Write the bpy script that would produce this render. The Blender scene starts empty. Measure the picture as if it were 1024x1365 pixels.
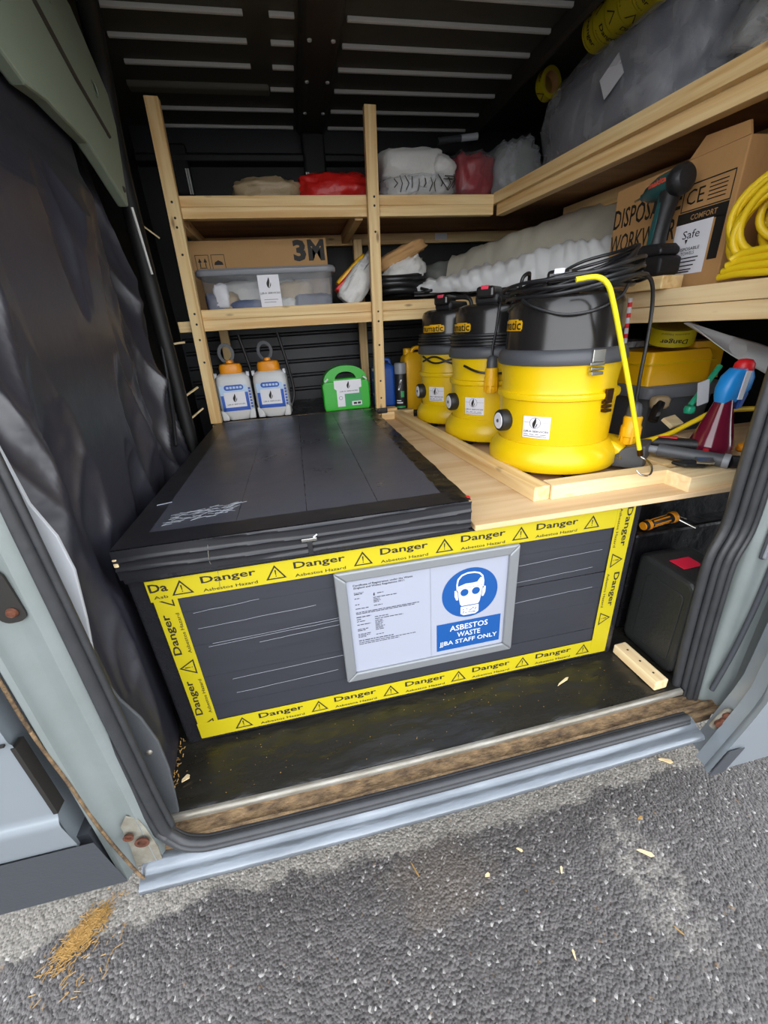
import bpy, bmesh, math, random
from mathutils import Matrix, Vector, noise, Euler
R = math.radians
PI = math.pi
scene = bpy.context.scene
col = scene.collection

# ------------------------------------------------------------------ camera
cam_d = bpy.data.cameras.new('camera')
cam_d.sensor_fit = 'HORIZONTAL'
cam_d.sensor_width = 36.0
cam_d.lens = 36.0 * 537.26 / 1024.0
cam_d.clip_start = 0.02
cam = bpy.data.objects.new('camera', cam_d)
cam.location = (0.15137, -0.78014, 0.93159)
cam.rotation_euler = (1.141972, 0.059036, -0.207194)
col.objects.link(cam)
scene.camera = cam

# ------------------------------------------------------------------ sky: hazy gradient, horizon brightened to lift the van interior
world = bpy.data.worlds.new('hazy_sky')
scene.world = world
world.use_nodes = True
wn = world.node_tree.nodes; wl = world.node_tree.links
wn.clear()
w_out = wn.new('ShaderNodeOutputWorld'); w_bg = wn.new('ShaderNodeBackground')
w_tc = wn.new('ShaderNodeTexCoord'); w_sep = wn.new('ShaderNodeSeparateXYZ'); w_ramp = wn.new('ShaderNodeValToRGB')
wl.new(w_tc.outputs['Generated'], w_sep.inputs[0]); wl.new(w_sep.outputs['Z'], w_ramp.inputs[0])
w_ramp.color_ramp.elements[0].position = 0.0; w_ramp.color_ramp.elements[0].color = (1.25, 1.27, 1.30, 1)
w_ramp.color_ramp.elements[1].position = 1.0; w_ramp.color_ramp.elements[1].color = (0.50, 0.545, 0.62, 1)
w_mid = w_ramp.color_ramp.elements.new(0.35); w_mid.color = (0.93, 0.96, 1.01, 1)
wl.new(w_ramp.outputs[0], w_bg.inputs[0]); w_bg.inputs[1].default_value = 1.0
wl.new(w_bg.outputs[0], w_out.inputs[0])

vs = scene.view_settings
vs.view_transform = 'Standard'; vs.look = 'None'; vs.gamma = 1.0; vs.use_curve_mapping = False
vs.exposure = 2.12

# ------------------------------------------------------------------ materials
def lin(h):
    h = h.lstrip('#')
    c = [int(h[i:i+2], 16) / 255 for i in (0, 2, 4)]
    return tuple(x / 12.92 if x <= .04045 else ((x + .055) / 1.055) ** 2.4 for x in c) + (1,)

def mat(name, hexcol, rough=.5, metal=0, var=0, vscale=8, hex2=None, bump=0, bscale=40, bdetail=4, stretch=(1, 1, 1),
        spec=.5, coat=0, trans=0, alpha=1, dist=.01, rvar=0, seed=0):
    m = bpy.data.materials.new(name); m.use_nodes = True
    n = m.node_tree.nodes; l = m.node_tree.links
    b = n['Principled BSDF']
    c1 = lin(hexcol)
    b.inputs['Base Color'].default_value = c1
    b.inputs['Roughness'].default_value = rough
    b.inputs['Metallic'].default_value = metal
    b.inputs['Specular IOR Level'].default_value = spec
    b.inputs['Coat Weight'].default_value = coat
    b.inputs['Transmission Weight'].default_value = trans
    b.inputs['Alpha'].default_value = alpha
    if var or bump or rvar:
        tc = n.new('ShaderNodeTexCoord'); mp = n.new('ShaderNodeMapping')
        mp.inputs['Scale'].default_value = stretch; mp.inputs['Location'].default_value = (seed * 3.1, seed * 1.7, seed)
        l.new(tc.outputs['Object'], mp.inputs[0])
    if var or rvar:
        t = n.new('ShaderNodeTexNoise'); t.inputs['Scale'].default_value = vscale; t.inputs['Detail'].default_value = 6
        t.inputs['Roughness'].default_value = .65
        l.new(mp.outputs[0], t.inputs['Vector'])
        if var:
            r = n.new('ShaderNodeValToRGB')
            c2 = lin(hex2) if hex2 else tuple(x * (1 - var) for x in c1[:3]) + (1,)
            r.color_ramp.elements[0].position = .5 - .25 / max(var, .3) * .6; r.color_ramp.elements[1].position = .5 + .25 / max(var, .3) * .6
            r.color_ramp.elements[0].color = c2; r.color_ramp.elements[1].color = c1
            l.new(t.outputs['Fac'], r.inputs[0]); l.new(r.outputs[0], b.inputs['Base Color'])
        if rvar:
            ma = n.new('ShaderNodeMapRange'); ma.inputs['From Min'].default_value = .3; ma.inputs['From Max'].default_value = .7
            ma.inputs['To Min'].default_value = rough - rvar; ma.inputs['To Max'].default_value = rough + rvar
            l.new(t.outputs['Fac'], ma.inputs['Value']); l.new(ma.outputs[0], b.inputs['Roughness'])
    if bump:
        t2 = n.new('ShaderNodeTexNoise'); t2.inputs['Scale'].default_value = bscale; t2.inputs['Detail'].default_value = bdetail
        bp = n.new('ShaderNodeBump'); bp.inputs['Strength'].default_value = bump; bp.inputs['Distance'].default_value = dist
        l.new(mp.outputs[0], t2.inputs['Vector']); l.new(t2.outputs['Fac'], bp.inputs['Height']); l.new(bp.outputs[0], b.inputs['Normal'])
    return m

def wood(name, light, dark, knots=True, gscale=1.0, rough=.62):
    """grain runs along local X"""
    m = bpy.data.materials.new(name); m.use_nodes = True
    n = m.node_tree.nodes; l = m.node_tree.links; b = n['Principled BSDF']
    tc = n.new('ShaderNodeTexCoord'); oi = n.new('ShaderNodeObjectInfo')
    add = n.new('ShaderNodeVectorMath'); add.operation = 'ADD'
    mul = n.new('ShaderNodeVectorMath'); mul.operation = 'SCALE'; mul.inputs['Scale'].default_value = 7.0
    cmb = n.new('ShaderNodeCombineXYZ')
    for i in range(3): l.new(oi.outputs['Random'], cmb.inputs[i])
    l.new(cmb.outputs[0], mul.inputs[0]); l.new(tc.outputs['Object'], add.inputs[0]); l.new(mul.outputs[0], add.inputs[1])
    mp = n.new('ShaderNodeMapping'); mp.inputs['Scale'].default_value = (1.2 * gscale, 26 * gscale, 26 * gscale)
    l.new(add.outputs[0], mp.inputs[0])
    t = n.new('ShaderNodeTexNoise'); t.inputs['Scale'].default_value = 1.6; t.inputs['Detail'].default_value = 5; t.inputs['Distortion'].default_value = .6
    l.new(mp.outputs[0], t.inputs['Vector'])
    r = n.new('ShaderNodeValToRGB')
    r.color_ramp.elements[0].position = .32; r.color_ramp.elements[0].color = lin(dark)
    r.color_ramp.elements[1].position = .62; r.color_ramp.elements[1].color = lin(light)
    l.new(t.outputs['Fac'], r.inputs[0])
    last = r.outputs[0]
    if knots:
        mp2 = n.new('ShaderNodeMapping'); mp2.inputs['Scale'].default_value = (5, 16, 16)
        l.new(add.outputs[0], mp2.inputs[0])
        v = n.new('ShaderNodeTexVoronoi'); v.inputs['Scale'].default_value = 1.0
        l.new(mp2.outputs[0], v.inputs['Vector'])
        r2 = n.new('ShaderNodeValToRGB')
        r2.color_ramp.elements[0].position = .05; r2.color_ramp.elements[0].color = (1, 1, 1, 1)
        r2.color_ramp.elements[1].position = .13; r2.color_ramp.elements[1].color = (0, 0, 0, 1)
        l.new(v.outputs['Distance'], r2.inputs[0])
        mx = n.new('ShaderNodeMixRGB'); mx.inputs['Color2'].default_value = lin('#7a4f2c')
        sc = n.new('ShaderNodeMath'); sc.operation = 'MULTIPLY'; sc.inputs[1].default_value = .75
        l.new(r2.outputs[0], sc.inputs[0]); l.new(sc.outputs[0], mx.inputs['Fac']); l.new(last, mx.inputs['Color1'])
        last = mx.outputs[0]
    l.new(last, b.inputs['Base Color'])
    b.inputs['Roughness'].default_value = rough
    bp = n.new('ShaderNodeBump'); bp.inputs['Strength'].default_value = .15; bp.inputs['Distance'].default_value = .002
    l.new(t.outputs['Fac'], bp.inputs['Height']); l.new(bp.outputs[0], b.inputs['Normal'])
    return m

def film(name, hexcol, opacity=.4, rough=.2, bump=.6, bscale=25):
    """thin crinkled plastic film: part clear, part glossy haze"""
    m = bpy.data.materials.new(name); m.use_nodes = True
    n = m.node_tree.nodes; l = m.node_tree.links; b = n['Principled BSDF']
    b.inputs['Base Color'].default_value = lin(hexcol); b.inputs['Roughness'].default_value = rough
    tc = n.new('ShaderNodeTexCoord'); t = n.new('ShaderNodeTexNoise'); t.inputs['Scale'].default_value = bscale; t.inputs['Detail'].default_value = 5
    t.inputs['Distortion'].default_value = 1.2
    l.new(tc.outputs['Object'], t.inputs['Vector'])
    bp = n.new('ShaderNodeBump'); bp.inputs['Strength'].default_value = bump; bp.inputs['Distance'].default_value = .01
    l.new(t.outputs['Fac'], bp.inputs['Height']); l.new(bp.outputs[0], b.inputs['Normal'])
    tr = n.new('ShaderNodeBsdfTransparent'); mx = n.new('ShaderNodeMixShader')
    rp = n.new('ShaderNodeMapRange'); rp.inputs['From Min'].default_value = .35; rp.inputs['From Max'].default_value = .7
    rp.inputs['To Min'].default_value = opacity * .5; rp.inputs['To Max'].default_value = min(1, opacity * 1.6)
    l.new(t.outputs['Fac'], rp.inputs['Value']); l.new(rp.outputs[0], mx.inputs['Fac'])
    l.new(tr.outputs[0], mx.inputs[1]); l.new(b.outputs[0], mx.inputs[2])
    l.new(mx.outputs[0], n['Material Output'].inputs['Surface'])
    return m

M = {}
M['pine'] = wood('pine', '#f1d49c', '#d8ab6c')
M['pine_pale'] = wood('pine_pale', '#f0d9ab', '#dfbc89')
M['ply'] = wood('plywood', '#e2c49a', '#d0ab7c', knots=False, gscale=.5)
M['ply_dark'] = wood('plywood_brown', '#b98f66', '#a07a54', knots=False, gscale=.5)
M['card'] = mat('cardboard', '#bf915c', .85, var=.14, vscale=5, bump=.1, bscale=60)
M['card2'] = mat('cardboard_pale', '#c99f6b', .85, var=.12, vscale=5, bump=.1, bscale=60)
M['kraft'] = mat('kraft_paper', '#c79b66', .75, var=.2, vscale=9, bump=.5, bscale=12)
M['film_black'] = mat('black_polythene', '#17171a', .32, var=.5, vscale=6, hex2='#0c0c0e', bump=.55, bscale=16, dist=.012, rvar=.12)
M['film_floor'] = mat('black_floor_film', '#1a1a1a', .33, var=.6, vscale=7, hex2='#2b2820', bump=.4, bscale=14, dist=.01, rvar=.15, stretch=(1, 2.5, 1))
M['tarp'] = mat('black_tarpaulin', '#31313a', .37, var=.3, vscale=3, hex2='#24242b', bump=.25, bscale=10, dist=.015, rvar=.06, spec=.8)
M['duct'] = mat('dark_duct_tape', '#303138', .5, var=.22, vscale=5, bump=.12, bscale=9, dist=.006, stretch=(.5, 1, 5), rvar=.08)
M['duct_lid'] = mat('sky_lit_lid_tape', '#4b4c55', .36, var=.35, vscale=5, bump=.15, bscale=8, dist=.008, rvar=.12)  # lid tape lightened: the sky's reflection is put into its colour
M['duct_black'] = mat('black_duct_tape', '#1b1b1e', .27, var=.5, vscale=14, hex2='#27272b', bump=.6, bscale=22, dist=.008, rvar=.12)
M['duct_edge'] = mat('black_edge_tape', '#1a1a1d', .36, var=.3, vscale=10, hex2='#232327', bump=.15, bscale=12, dist=.006)
M['haz'] = mat('hazard_yellow', '#bbab12', .45, var=.06, vscale=3, bump=.08, bscale=12)
M['ink'] = mat('black_ink', '#1a1713', .6)
M['ink_grey'] = mat('grey_ink', '#3c3e48', .6)
M['silver'] = mat('silver_paint', '#8d959b', .3, metal=.35, var=.08, vscale=4, coat=.4)
M['jamb'] = mat('silver_jamb_paint', '#979fa0', .36, metal=.35, var=.25, vscale=7, hex2='#7b827d', bump=.08, bscale=20)
M['jamb_dirty'] = mat('dirty_jamb_paint', '#8f8f85', .55, var=.6, vscale=26, hex2='#5e5240', bump=.2, bscale=30)
M['sillpaint'] = mat('worn_sill_paint', '#8b9197', .24, metal=.5, var=.5, vscale=9, hex2='#5b6065', bump=.12, bscale=18, stretch=(.6, 3, 3))
M['track'] = mat('rusty_track', '#8d7351', .8, var=.8, vscale=26, hex2='#3a2b1e', bump=.8, bscale=45, stretch=(1, 2, 2))
M['rust'] = mat('rust', '#6b3a22', .85, var=.5, vscale=60, hex2='#2f1810', bump=.6, bscale=60)
M['alu'] = mat('worn_aluminium', '#a8a59c', .45, metal=.5, var=.6, vscale=22, hex2='#6b6252', stretch=(.6, 3, 3))
M['rubber'] = mat('rubber_seal', '#242527', .42, var=.3, vscale=20, hex2='#3a3b3d', bump=.1, bscale=50)
M['trimblack'] = mat('textured_black_trim', '#3c3f44', .6, var=.15, vscale=40, bump=.3, bscale=150, dist=.002)
M['plate'] = mat('grey_sill_plate', '#54575a', .5, var=.25, vscale=12, bump=.1, bscale=60)
M['whiteplate'] = mat('pale_pillar_trim', '#b4b7bb', .5, var=.08, vscale=6)
M['darkwall'] = mat('dark_lining', '#2b2c30', .45, var=.3, vscale=4, bump=.2, bscale=8, dist=.01)
M['blackwall'] = mat('black_wall', '#141414', .6, var=.3, vscale=5)
M['roof'] = mat('dark_shaded_roof', '#4d4b41', .6, var=.3, vscale=6, bump=.1, bscale=10)  # silver roof given its shaded tone as base colour
M['rib'] = mat('pale_lit_rib', '#e4e4df', .45, var=.15, vscale=8)  # door light on the rib faces is painted in as this pale tone
M['roof_lt'] = mat('olive_grey_stiffener', '#6a685c', .6, var=.2, vscale=8)
M['bow'] = mat('brown_grey_roof_bow', '#3a352d', .6, var=.25, vscale=8)
M['sage'] = mat('sage_green_pillar', '#8d9885', .6, var=.16, vscale=5)
M['yel'] = mat('yellow_plastic', '#e8c208', .33, var=.05, vscale=5, bump=.03, bscale=60)
M['yel2'] = mat('amber_plastic', '#efb510', .38, var=.06, vscale=5)
M['yelhose'] = mat('yellow_hose', '#ecc81c', .42, var=.08, vscale=6)
M['yelcord'] = mat('bright_yellow_cord', '#efe11c', .5, bump=.6, bscale=300, dist=.002)
M['blk'] = mat('gloss_black_plastic', '#22201f', .2, var=.2, vscale=5, rvar=.05)
M['blkm'] = mat('matt_black_plastic', '#1c1c1e', .48, bump=.1, bscale=120)
M['case'] = mat('black_moulded_case', '#2a2b2a', .4, var=.2, vscale=30, bump=.15, bscale=140)
M['cable'] = mat('black_cable', '#1d1d1f', .36)
M['gry'] = mat('charcoal_grey_plastic', '#4b4d51', .45, var=.08, vscale=10)
M['gryrim'] = mat('mid_grey_plastic', '#6e7178', .4, var=.1, vscale=8)
M['grylt'] = mat('grey_plastic', '#8b8e94', .4, var=.1, vscale=6)
M['steel'] = mat('bright_steel', '#c9c7c0', .25, metal=1, var=.2, vscale=40)
M['bronze'] = mat('dark_clip_metal', '#4f3413', .25, metal=.8)
M['frame'] = mat('silver_snap_frame', '#8f9294', .42, metal=.45, var=.06, vscale=6)
M['paper'] = mat('white_paper', '#999daa', .5)
M['sticker'] = mat('white_sticker', '#e6e6ec', .4)
M['blue'] = mat('mandatory_sign_blue', '#0c4a8c', .45)
M['white'] = mat('white_print', '#c9ccd2', .45)
M['hdpe'] = mat('milky_plastic', '#d6d8d8', .4, var=.06, vscale=5)
M['orange'] = mat('orange_plastic', '#f19a1b', .4)
M['lblblue'] = mat('label_blue', '#1d55b8', .4)
M['lblsky'] = mat('label_sky_blue', '#b9d3ee', .4)
M['green'] = mat('green_plastic', '#2fb52e', .35, var=.08, vscale=6)
M['greend'] = mat('green_label', '#39a05a', .4)
M['bluecan'] = mat('blue_plastic', '#1c4fa3', .4, var=.1, vscale=8)
M['red'] = mat('red_plastic', '#d8232b', .4)
M['redbag'] = mat('red_bag', '#d4221d', .4, var=.3, vscale=18, bump=.7, bscale=22)
M['pinkbag'] = mat('crimson_bag', '#b81f2b', .4, var=.4, vscale=12, hex2='#74141f', bump=.7, bscale=18)
M['tanbag'] = mat('tan_bag', '#b09a78', .45, var=.25, vscale=14, bump=.7, bscale=20)
M['whitebag'] = mat('white_polythene_bag', '#d7d6d2', .4, var=.12, vscale=8, bump=.7, bscale=14, dist=.015)
M['whitesheet'] = mat('white_sheeting', '#dcdddd', .5, var=.1, vscale=4, bump=.35, bscale=10, dist=.015)
M['beigesheet'] = mat('beige_sheeting', '#b5b0a0', .55, var=.15, vscale=4, bump=.35, bscale=8, dist=.015)
M['greysheet'] = mat('grey_green_sheeting', '#7d807a', .5, var=.2, vscale=4, bump=.4, bscale=10)
M['bundle'] = mat('grey_blue_cloth', '#747685', .5, var=.2, vscale=4, hex2='#50525f', bump=.5, bscale=9, dist=.02)
M['clear'] = film('clear_film', '#dfe1e6', .28, .2, bump=1.0, bscale=7)
M['thinfilm'] = film('thin_clear_film', '#d8dade', .10, .18, bump=1.0, bscale=9)
M['clearbag'] = film('clear_bag', '#dfe0e2', .5, .2)
M['tub'] = film('clear_tub_plastic', '#cfd4da', .11, .12, bump=.12, bscale=6)
M['maroon'] = mat('maroon_liquid_plastic', '#6b1630', .12, var=.25, vscale=10, spec=.7)
M['skyblue'] = mat('sky_blue_plastic', '#1f8ad8', .35)
M['teal'] = mat('teal_tool_plastic', '#1f5a58', .4, var=.3, vscale=20, hex2='#163c40')
M['tealgreen'] = mat('green_handle', '#1ea078', .4)
M['orangered'] = mat('orange_red_logo', '#d8553d', .5)
M['pinkred'] = mat('switch_red', '#d83a55', .35)
M['straw'] = mat('straw', '#b58d4c', .8, var=.3, vscale=30)
M['redcard'] = mat('red_card', '#e0203f', .5)
M['purplegrey'] = mat('mauve_packet', '#6f7186', .45, var=.4, vscale=16, hex2='#3f4358')
M['denim'] = mat('blue_packet', '#3a4f86', .5, var=.3, vscale=20)

# ------------------------------------------------------------------ mesh builder
class MB:
    def __init__(s): s.v = []; s.f = []
    def add(s, vs_, fs_, X=None):
        k = len(s.v)
        for p in vs_:
            p = Vector(p)
            s.v.append(tuple(X @ p) if X is not None else tuple(p))
        for f in fs_: s.f.append(tuple(i + k for i in f))
        return s
    def box(s, x0, x1, y0, y1, z0, z1, X=None):
        return s.add([(x0, y0, z0), (x1, y0, z0), (x1, y1, z0), (x0, y1, z0), (x0, y0, z1), (x1, y0, z1), (x1, y1, z1), (x0, y1, z1)],
                     [(0, 3, 2, 1), (4, 5, 6, 7), (0, 1, 5, 4), (1, 2, 6, 5), (2, 3, 7, 6), (3, 0, 4, 7)], X)
    def prism(s, poly, z0, z1, X=None):
        """polygon in XY (ccw), extruded along Z"""
        n = len(poly)
        vv = [(p[0], p[1], z0) for p in poly] + [(p[0], p[1], z1) for p in poly]
        ff = [tuple(reversed(range(n))), tuple(range(n, 2 * n))] + [(i, (i + 1) % n, n + (i + 1) % n, n + i) for i in range(n)]
        return s.add(vv, ff, X)
    def taper(s, polyA, zA, polyB, zB, X=None):
        n = len(polyA)
        vv = [(p[0], p[1], zA) for p in polyA] + [(p[0], p[1], zB) for p in polyB]
        ff = [tuple(reversed(range(n))), tuple(range(n, 2 * n))] + [(i, (i + 1) % n, n + (i + 1) % n, n + i) for i in range(n)]
        return s.add(vv, ff, X)
    def lathe(s, prof, n=40, X=None, a0=0, a1=2 * PI):
        full = abs(a1 - a0 - 2 * PI) < 1e-6
        m = n if full else n + 1
        vv = []; ff = []
        for (r, z) in prof:
            for i in range(m):
                a = a0 + (a1 - a0) * i / n
                vv.append((r * math.cos(a), r * math.sin(a), z))
        for j in range(len(prof) - 1):
            for i in range(n):
                i2 = (i + 1) % m
                ff.append((j * m + i, j * m + i2, (j + 1) * m + i2, (j + 1) * m + i))
        if full:
            if prof[0][0] > 1e-6: ff.append(tuple(reversed(range(m))))
            if prof[-1][0] > 1e-6: ff.append(tuple(range((len(prof) - 1) * m, len(prof) * m)))
        return s.add(vv, ff, X)
    def tube(s, pts, r, n=8, closed=False, X=None):
        pts = [Vector(p) for p in pts]; m = len(pts)
        rr = r if isinstance(r, (list, tuple)) else [r] * m
        vv = []; ff = []
        nrm = None
        for i, p in enumerate(pts):
            if closed: t = pts[(i + 1) % m] - pts[i - 1]
            else: t = pts[min(i + 1, m - 1)] - pts[max(i - 1, 0)]
            t.normalize()
            if nrm is None:
                a = Vector((0, 0, 1)) if abs(t.z) < .9 else Vector((1, 0, 0))
                nrm = t.cross(a).normalized()
            else:
                nrm = (nrm - t * nrm.dot(t)).normalized()
            b = t.cross(nrm)
            for k in range(n):
                a = 2 * PI * k / n
                vv.append(p + (nrm * math.cos(a) + b * math.sin(a)) * rr[i])
        for i in range(m if closed else m - 1):
            j = (i + 1) % m
            for k in range(n):
                k2 = (k + 1) % n
                ff.append((i * n + k, i * n + k2, j * n + k2, j * n + k))
        if not closed:
            ff.append(tuple(reversed(range(n)))); ff.append(tuple(range((m - 1) * n, m * n)))
        return s.add(vv, ff, X)
    def grid(s, fn, nu, nv, X=None):
        vv = [fn(i / nu, j / nv) for j in range(nv + 1) for i in range(nu + 1)]
        ff = [(j * (nu + 1) + i, j * (nu + 1) + i + 1, (j + 1) * (nu + 1) + i + 1, (j + 1) * (nu + 1) + i) for j in range(nv) for i in range(nu)]
        return s.add(vv, ff, X)
    def build(s, name, m, parent=None, world=False, smooth=0, bevel=0, seg=2, solid=0):
        me = bpy.data.meshes.new(name)
        me.from_pydata(s.v, [], s.f)
        bm = bmesh.new(); bm.from_mesh(me); bmesh.ops.recalc_face_normals(bm, faces=bm.faces[:]); bm.to_mesh(me); bm.free()
        me.materials.append(M[m] if isinstance(m, str) else m)
        if smooth:
            me.polygons.foreach_set('use_smooth', [True] * len(me.polygons))
            me.set_sharp_from_angle(angle=R(smooth))
        o = bpy.data.objects.new(name, me); col.objects.link(o)
        if parent is not None:
            o.parent = parent
            if world:
                off = Vector(parent.location)
                if parent.parent is not None: off = off + Vector(parent.parent.location)
                o.location = -off
        if solid:
            md = o.modifiers.new('solidify', 'SOLIDIFY'); md.thickness = solid; md.offset = 0
        if bevel:
            md = o.modifiers.new('bevel', 'BEVEL'); md.width = bevel; md.segments = seg; md.limit_method = 'ANGLE'; md.angle_limit = R(40)
        return o

def T(x=0, y=0, z=0): return Matrix.Translation((x, y, z))
def RX(d): return Matrix.Rotation(R(d), 4, 'X')
def RY(d): return Matrix.Rotation(R(d), 4, 'Y')
def RZ(d): return Matrix.Rotation(R(d), 4, 'Z')

def tag(o, label, cat, group=None):
    o['label'] = label; o['category'] = cat
    if group: o['group'] = group
    return o
def thing(name, loc, label, cat, rz=0, group=None):
    o = bpy.data.objects.new(name, None); col.objects.link(o)
    o.empty_display_size = .05
    o.location = loc; o.rotation_euler = (0, 0, R(rz))
    return tag(o, label, cat, group)
def struct(o, label=None):
    o['kind'] = 'structure'
    if label: o['label'] = label
    return o
def board(name, p0, p1, w, h, m, root, bevel=.002, up=(0, 0, 1)):
    """timber from p0 to p1 (centre line), w across, h along up; its local X runs along the grain"""
    p0 = Vector(p0); p1 = Vector(p1); d = p1 - p0; L = d.length; d.normalize()
    u = Vector(up); sd = u.cross(d).normalized(); u = d.cross(sd)
    me = MB().box(-L / 2, L / 2, -w / 2, w / 2, -h / 2, h / 2)
    o = me.build(name, m, bevel=bevel)
    c = (p0 + p1) / 2
    Mx = Matrix(((d.x, sd.x, u.x, c.x), (d.y, sd.y, u.y, c.y), (d.z, sd.z, u.z, c.z), (0, 0, 0, 1)))
    if root is not None:
        o.parent = root; Mx = Matrix.Translation(-Vector(root.location)) @ Mx
    o.matrix_local = Mx
    return o

def spline(pts, n=8, closed=False):
    """Catmull-Rom through the points"""
    P = [Vector(p) for p in pts]; out = []; m = len(P)
    rng = range(m) if closed else range(m - 1)
    for i in rng:
        if closed: a, b, c, d = P[i - 1], P[i], P[(i + 1) % m], P[(i + 2) % m]
        else: a, b, c, d = P[max(i - 1, 0)], P[i], P[i + 1], P[min(i + 2, m - 1)]
        for k in range(n):
            t = k / n
            out.append(.5 * ((2 * b) + (c - a) * t + (2 * a - 5 * b + 4 * c - d) * t * t + (3 * b - a - 3 * c + d) * t ** 3))
    if not closed: out.append(P[-1])
    return out

def rrect(w, h, r, n=5, cx=0, cy=0):
    out = []
    for (sx, sy, a) in ((1, 1, 0), (-1, 1, 90), (-1, -1, 180), (1, -1, 270)):
        for k in range(n + 1):
            t = R(a + 90 * k / n)
            out.append((cx + sx * (w / 2 - r) + r * math.cos(t), cy + sy * (h / 2 - r) + r * math.sin(t)))
    return out
def circle(r, n=24, cx=0, cy=0, a0=0, a1=360):
    full = abs(a1 - a0) >= 360
    return [(cx + r * math.cos(R(a0 + (a1 - a0) * k / n)), cy + r * math.sin(R(a0 + (a1 - a0) * k / n))) for k in range(n if full else n + 1)]

# flat lettering ------------------------------------------------------
_tc = {}
def text_geo(s, size=1.0, bold=0.0, res=2):
    key = (s, round(bold, 4), res)
    if key not in _tc:
        cu = bpy.data.curves.new('lettering', 'FONT'); cu.body = s; cu.size = 1.0; cu.offset = bold
        cu.align_x = 'CENTER'; cu.align_y = 'CENTER'; cu.resolution_u = res; cu.fill_mode = 'FRONT'
        ob = bpy.data.objects.new('lettering', cu); col.objects.link(ob)
        dg = bpy.context.evaluated_depsgraph_get(); dg.update()
        me = bpy.data.meshes.new_from_object(ob.evaluated_get(dg))
        v = [tuple(x.co) for x in me.vertices]; f = [tuple(p.vertices) for p in me.polygons]
        xs = [p[0] for p in v]; ys = [p[1] for p in v]
        cx = (min(xs) + max(xs)) / 2; cy = (min(ys) + max(ys)) / 2
        v = [(p[0] - cx, p[1] - cy) for p in v]
        bpy.data.objects.remove(ob); bpy.data.curves.remove(cu); bpy.data.meshes.remove(me)
        _tc[key] = (v, f, max(xs) - min(xs), max(ys) - min(ys))
    return _tc[key]

class Print(MB):
    """flat print laid on a surface through mapf(x, y, lift) -> point"""
    def __init__(s, mapf, lift=.0006): super().__init__(); s.mapf = mapf; s.lift = lift
    def poly(s, pts, f=None):
        k = len(s.v)
        s.v += [tuple(s.mapf(p[0], p[1], s.lift)) for p in pts]
        if f is None: s.f.append(tuple(range(k, k + len(pts))))
        else: s.f += [tuple(i + k for i in q) for q in f]
        return s
    def rect(s, x0, x1, y0, y1, n=1):
        for i in range(n):
            a = x0 + (x1 - x0) * i / n; b = x0 + (x1 - x0) * (i + 1) / n
            s.poly([(a, y0), (b, y0), (b, y1), (a, y1)])
        return s
    def ring(s, outer, inner):
        n = len(outer)
        return s.poly(list(outer) + list(inner), [(i, (i + 1) % n, n + (i + 1) % n, n + i) for i in range(n)])
    def stroke(s, pts, w):
        for i in range(len(pts) - 1):
            a = Vector(pts[i]); b = Vector(pts[i + 1]); d = (b - a).normalized() * (w / 2); q = Vector((-d.y, d.x))
            s.poly([a - d * .5 - q, b + d * .5 - q, b + d * .5 + q, a - d * .5 + q])
        return s
    def text(s, t, x, y, w=None, h=None, bold=0.0, rot=0, size=None):
        v, f, tw, th = text_geo(t, 1.0, bold)
        if size: sx = sy = size
        else:
            sx = (w / tw) if w else (h / th); sy = (h / th) if h else sx
        c, n = math.cos(R(rot)), math.sin(R(rot))
        pts = [(x + (p[0] * sx) * c - (p[1] * sy) * n, y + (p[0] * sx) * n + (p[1] * sy) * c) for p in v]
        return s.poly(pts, f)

def flat_map(X):
    return lambda x, y, l: X @ Vector((x, y, l))
def cyl_map(cx, cy, z0, rad, ang, slope=0):
    """unrolled on an upright cylinder, outward, x to the viewer's right"""
    def f(x, y, l):
        r = rad + slope * y + l; a = R(ang) + x / rad
        return Vector((cx + r * math.cos(a), cy + r * math.sin(a), z0 + y))
    return f

FL_A = [(0.02, .5), (.085, .36), (.1, .2), (.09, .05), (.05, -.12), (-.01, -.3), (-.03, -.5), (-.1, -.45), (-.2, -.32), (-.24, -.12), (-.22, .02), (-.14, .16), (-.05, .32)]
FL_B = [(.2, .05), (.22, -.1), (.18, -.25), (.1, -.38), (.0, -.5), (.02, -.42), (.08, -.25), (.15, -.1)]
def flame(P, x, y, h):
    P.poly([(x + p[0] * h, y + p[1] * h) for p in FL_A]); P.poly([(x + p[0] * h, y + p[1] * h) for p in FL_B])

def sticker(parent, mapf, w, h, n=8, m='sticker'):
    """white company sticker: flame in a ring, name, small print"""
    s = Print(mapf, .0012); s.rect(-w / 2, w / 2, -h / 2, h / 2, n)
    st = s.build('sticker', m, parent)
    k = Print(mapf, .0020)
    flame(k, -.04 * w, .2 * h, .5 * h)
    k.text('J.JB.A SERVICES', 0, -.2 * h, w=.92 * w, h=.1 * h, bold=.012)
    k.build('print', 'ink', st)
    g = Print(mapf, .0018)
    oc = circle(.25 * h, 28, -.04 * w, .2 * h); ic = circle(.235 * h, 28, -.04 * w, .2 * h)
    g.ring(oc, ic)
    g.rect(-.47 * w, -.22 * w, .215 * h, .225 * h, 2); g.rect(.14 * w, .47 * w, .215 * h, .225 * h, 2)
    for (a, b, yy) in ((-.45, -.28, -.33), (-.22, -.06, -.33), (-.0, .12, -.33), (.17, .38, -.33), (-.46, .4, -.42)):
        g.rect(a * w, b * w, (yy - .012) * h, (yy + .012) * h, 3)
    g.build('small_print', 'ink_grey', st)
    return st

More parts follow.
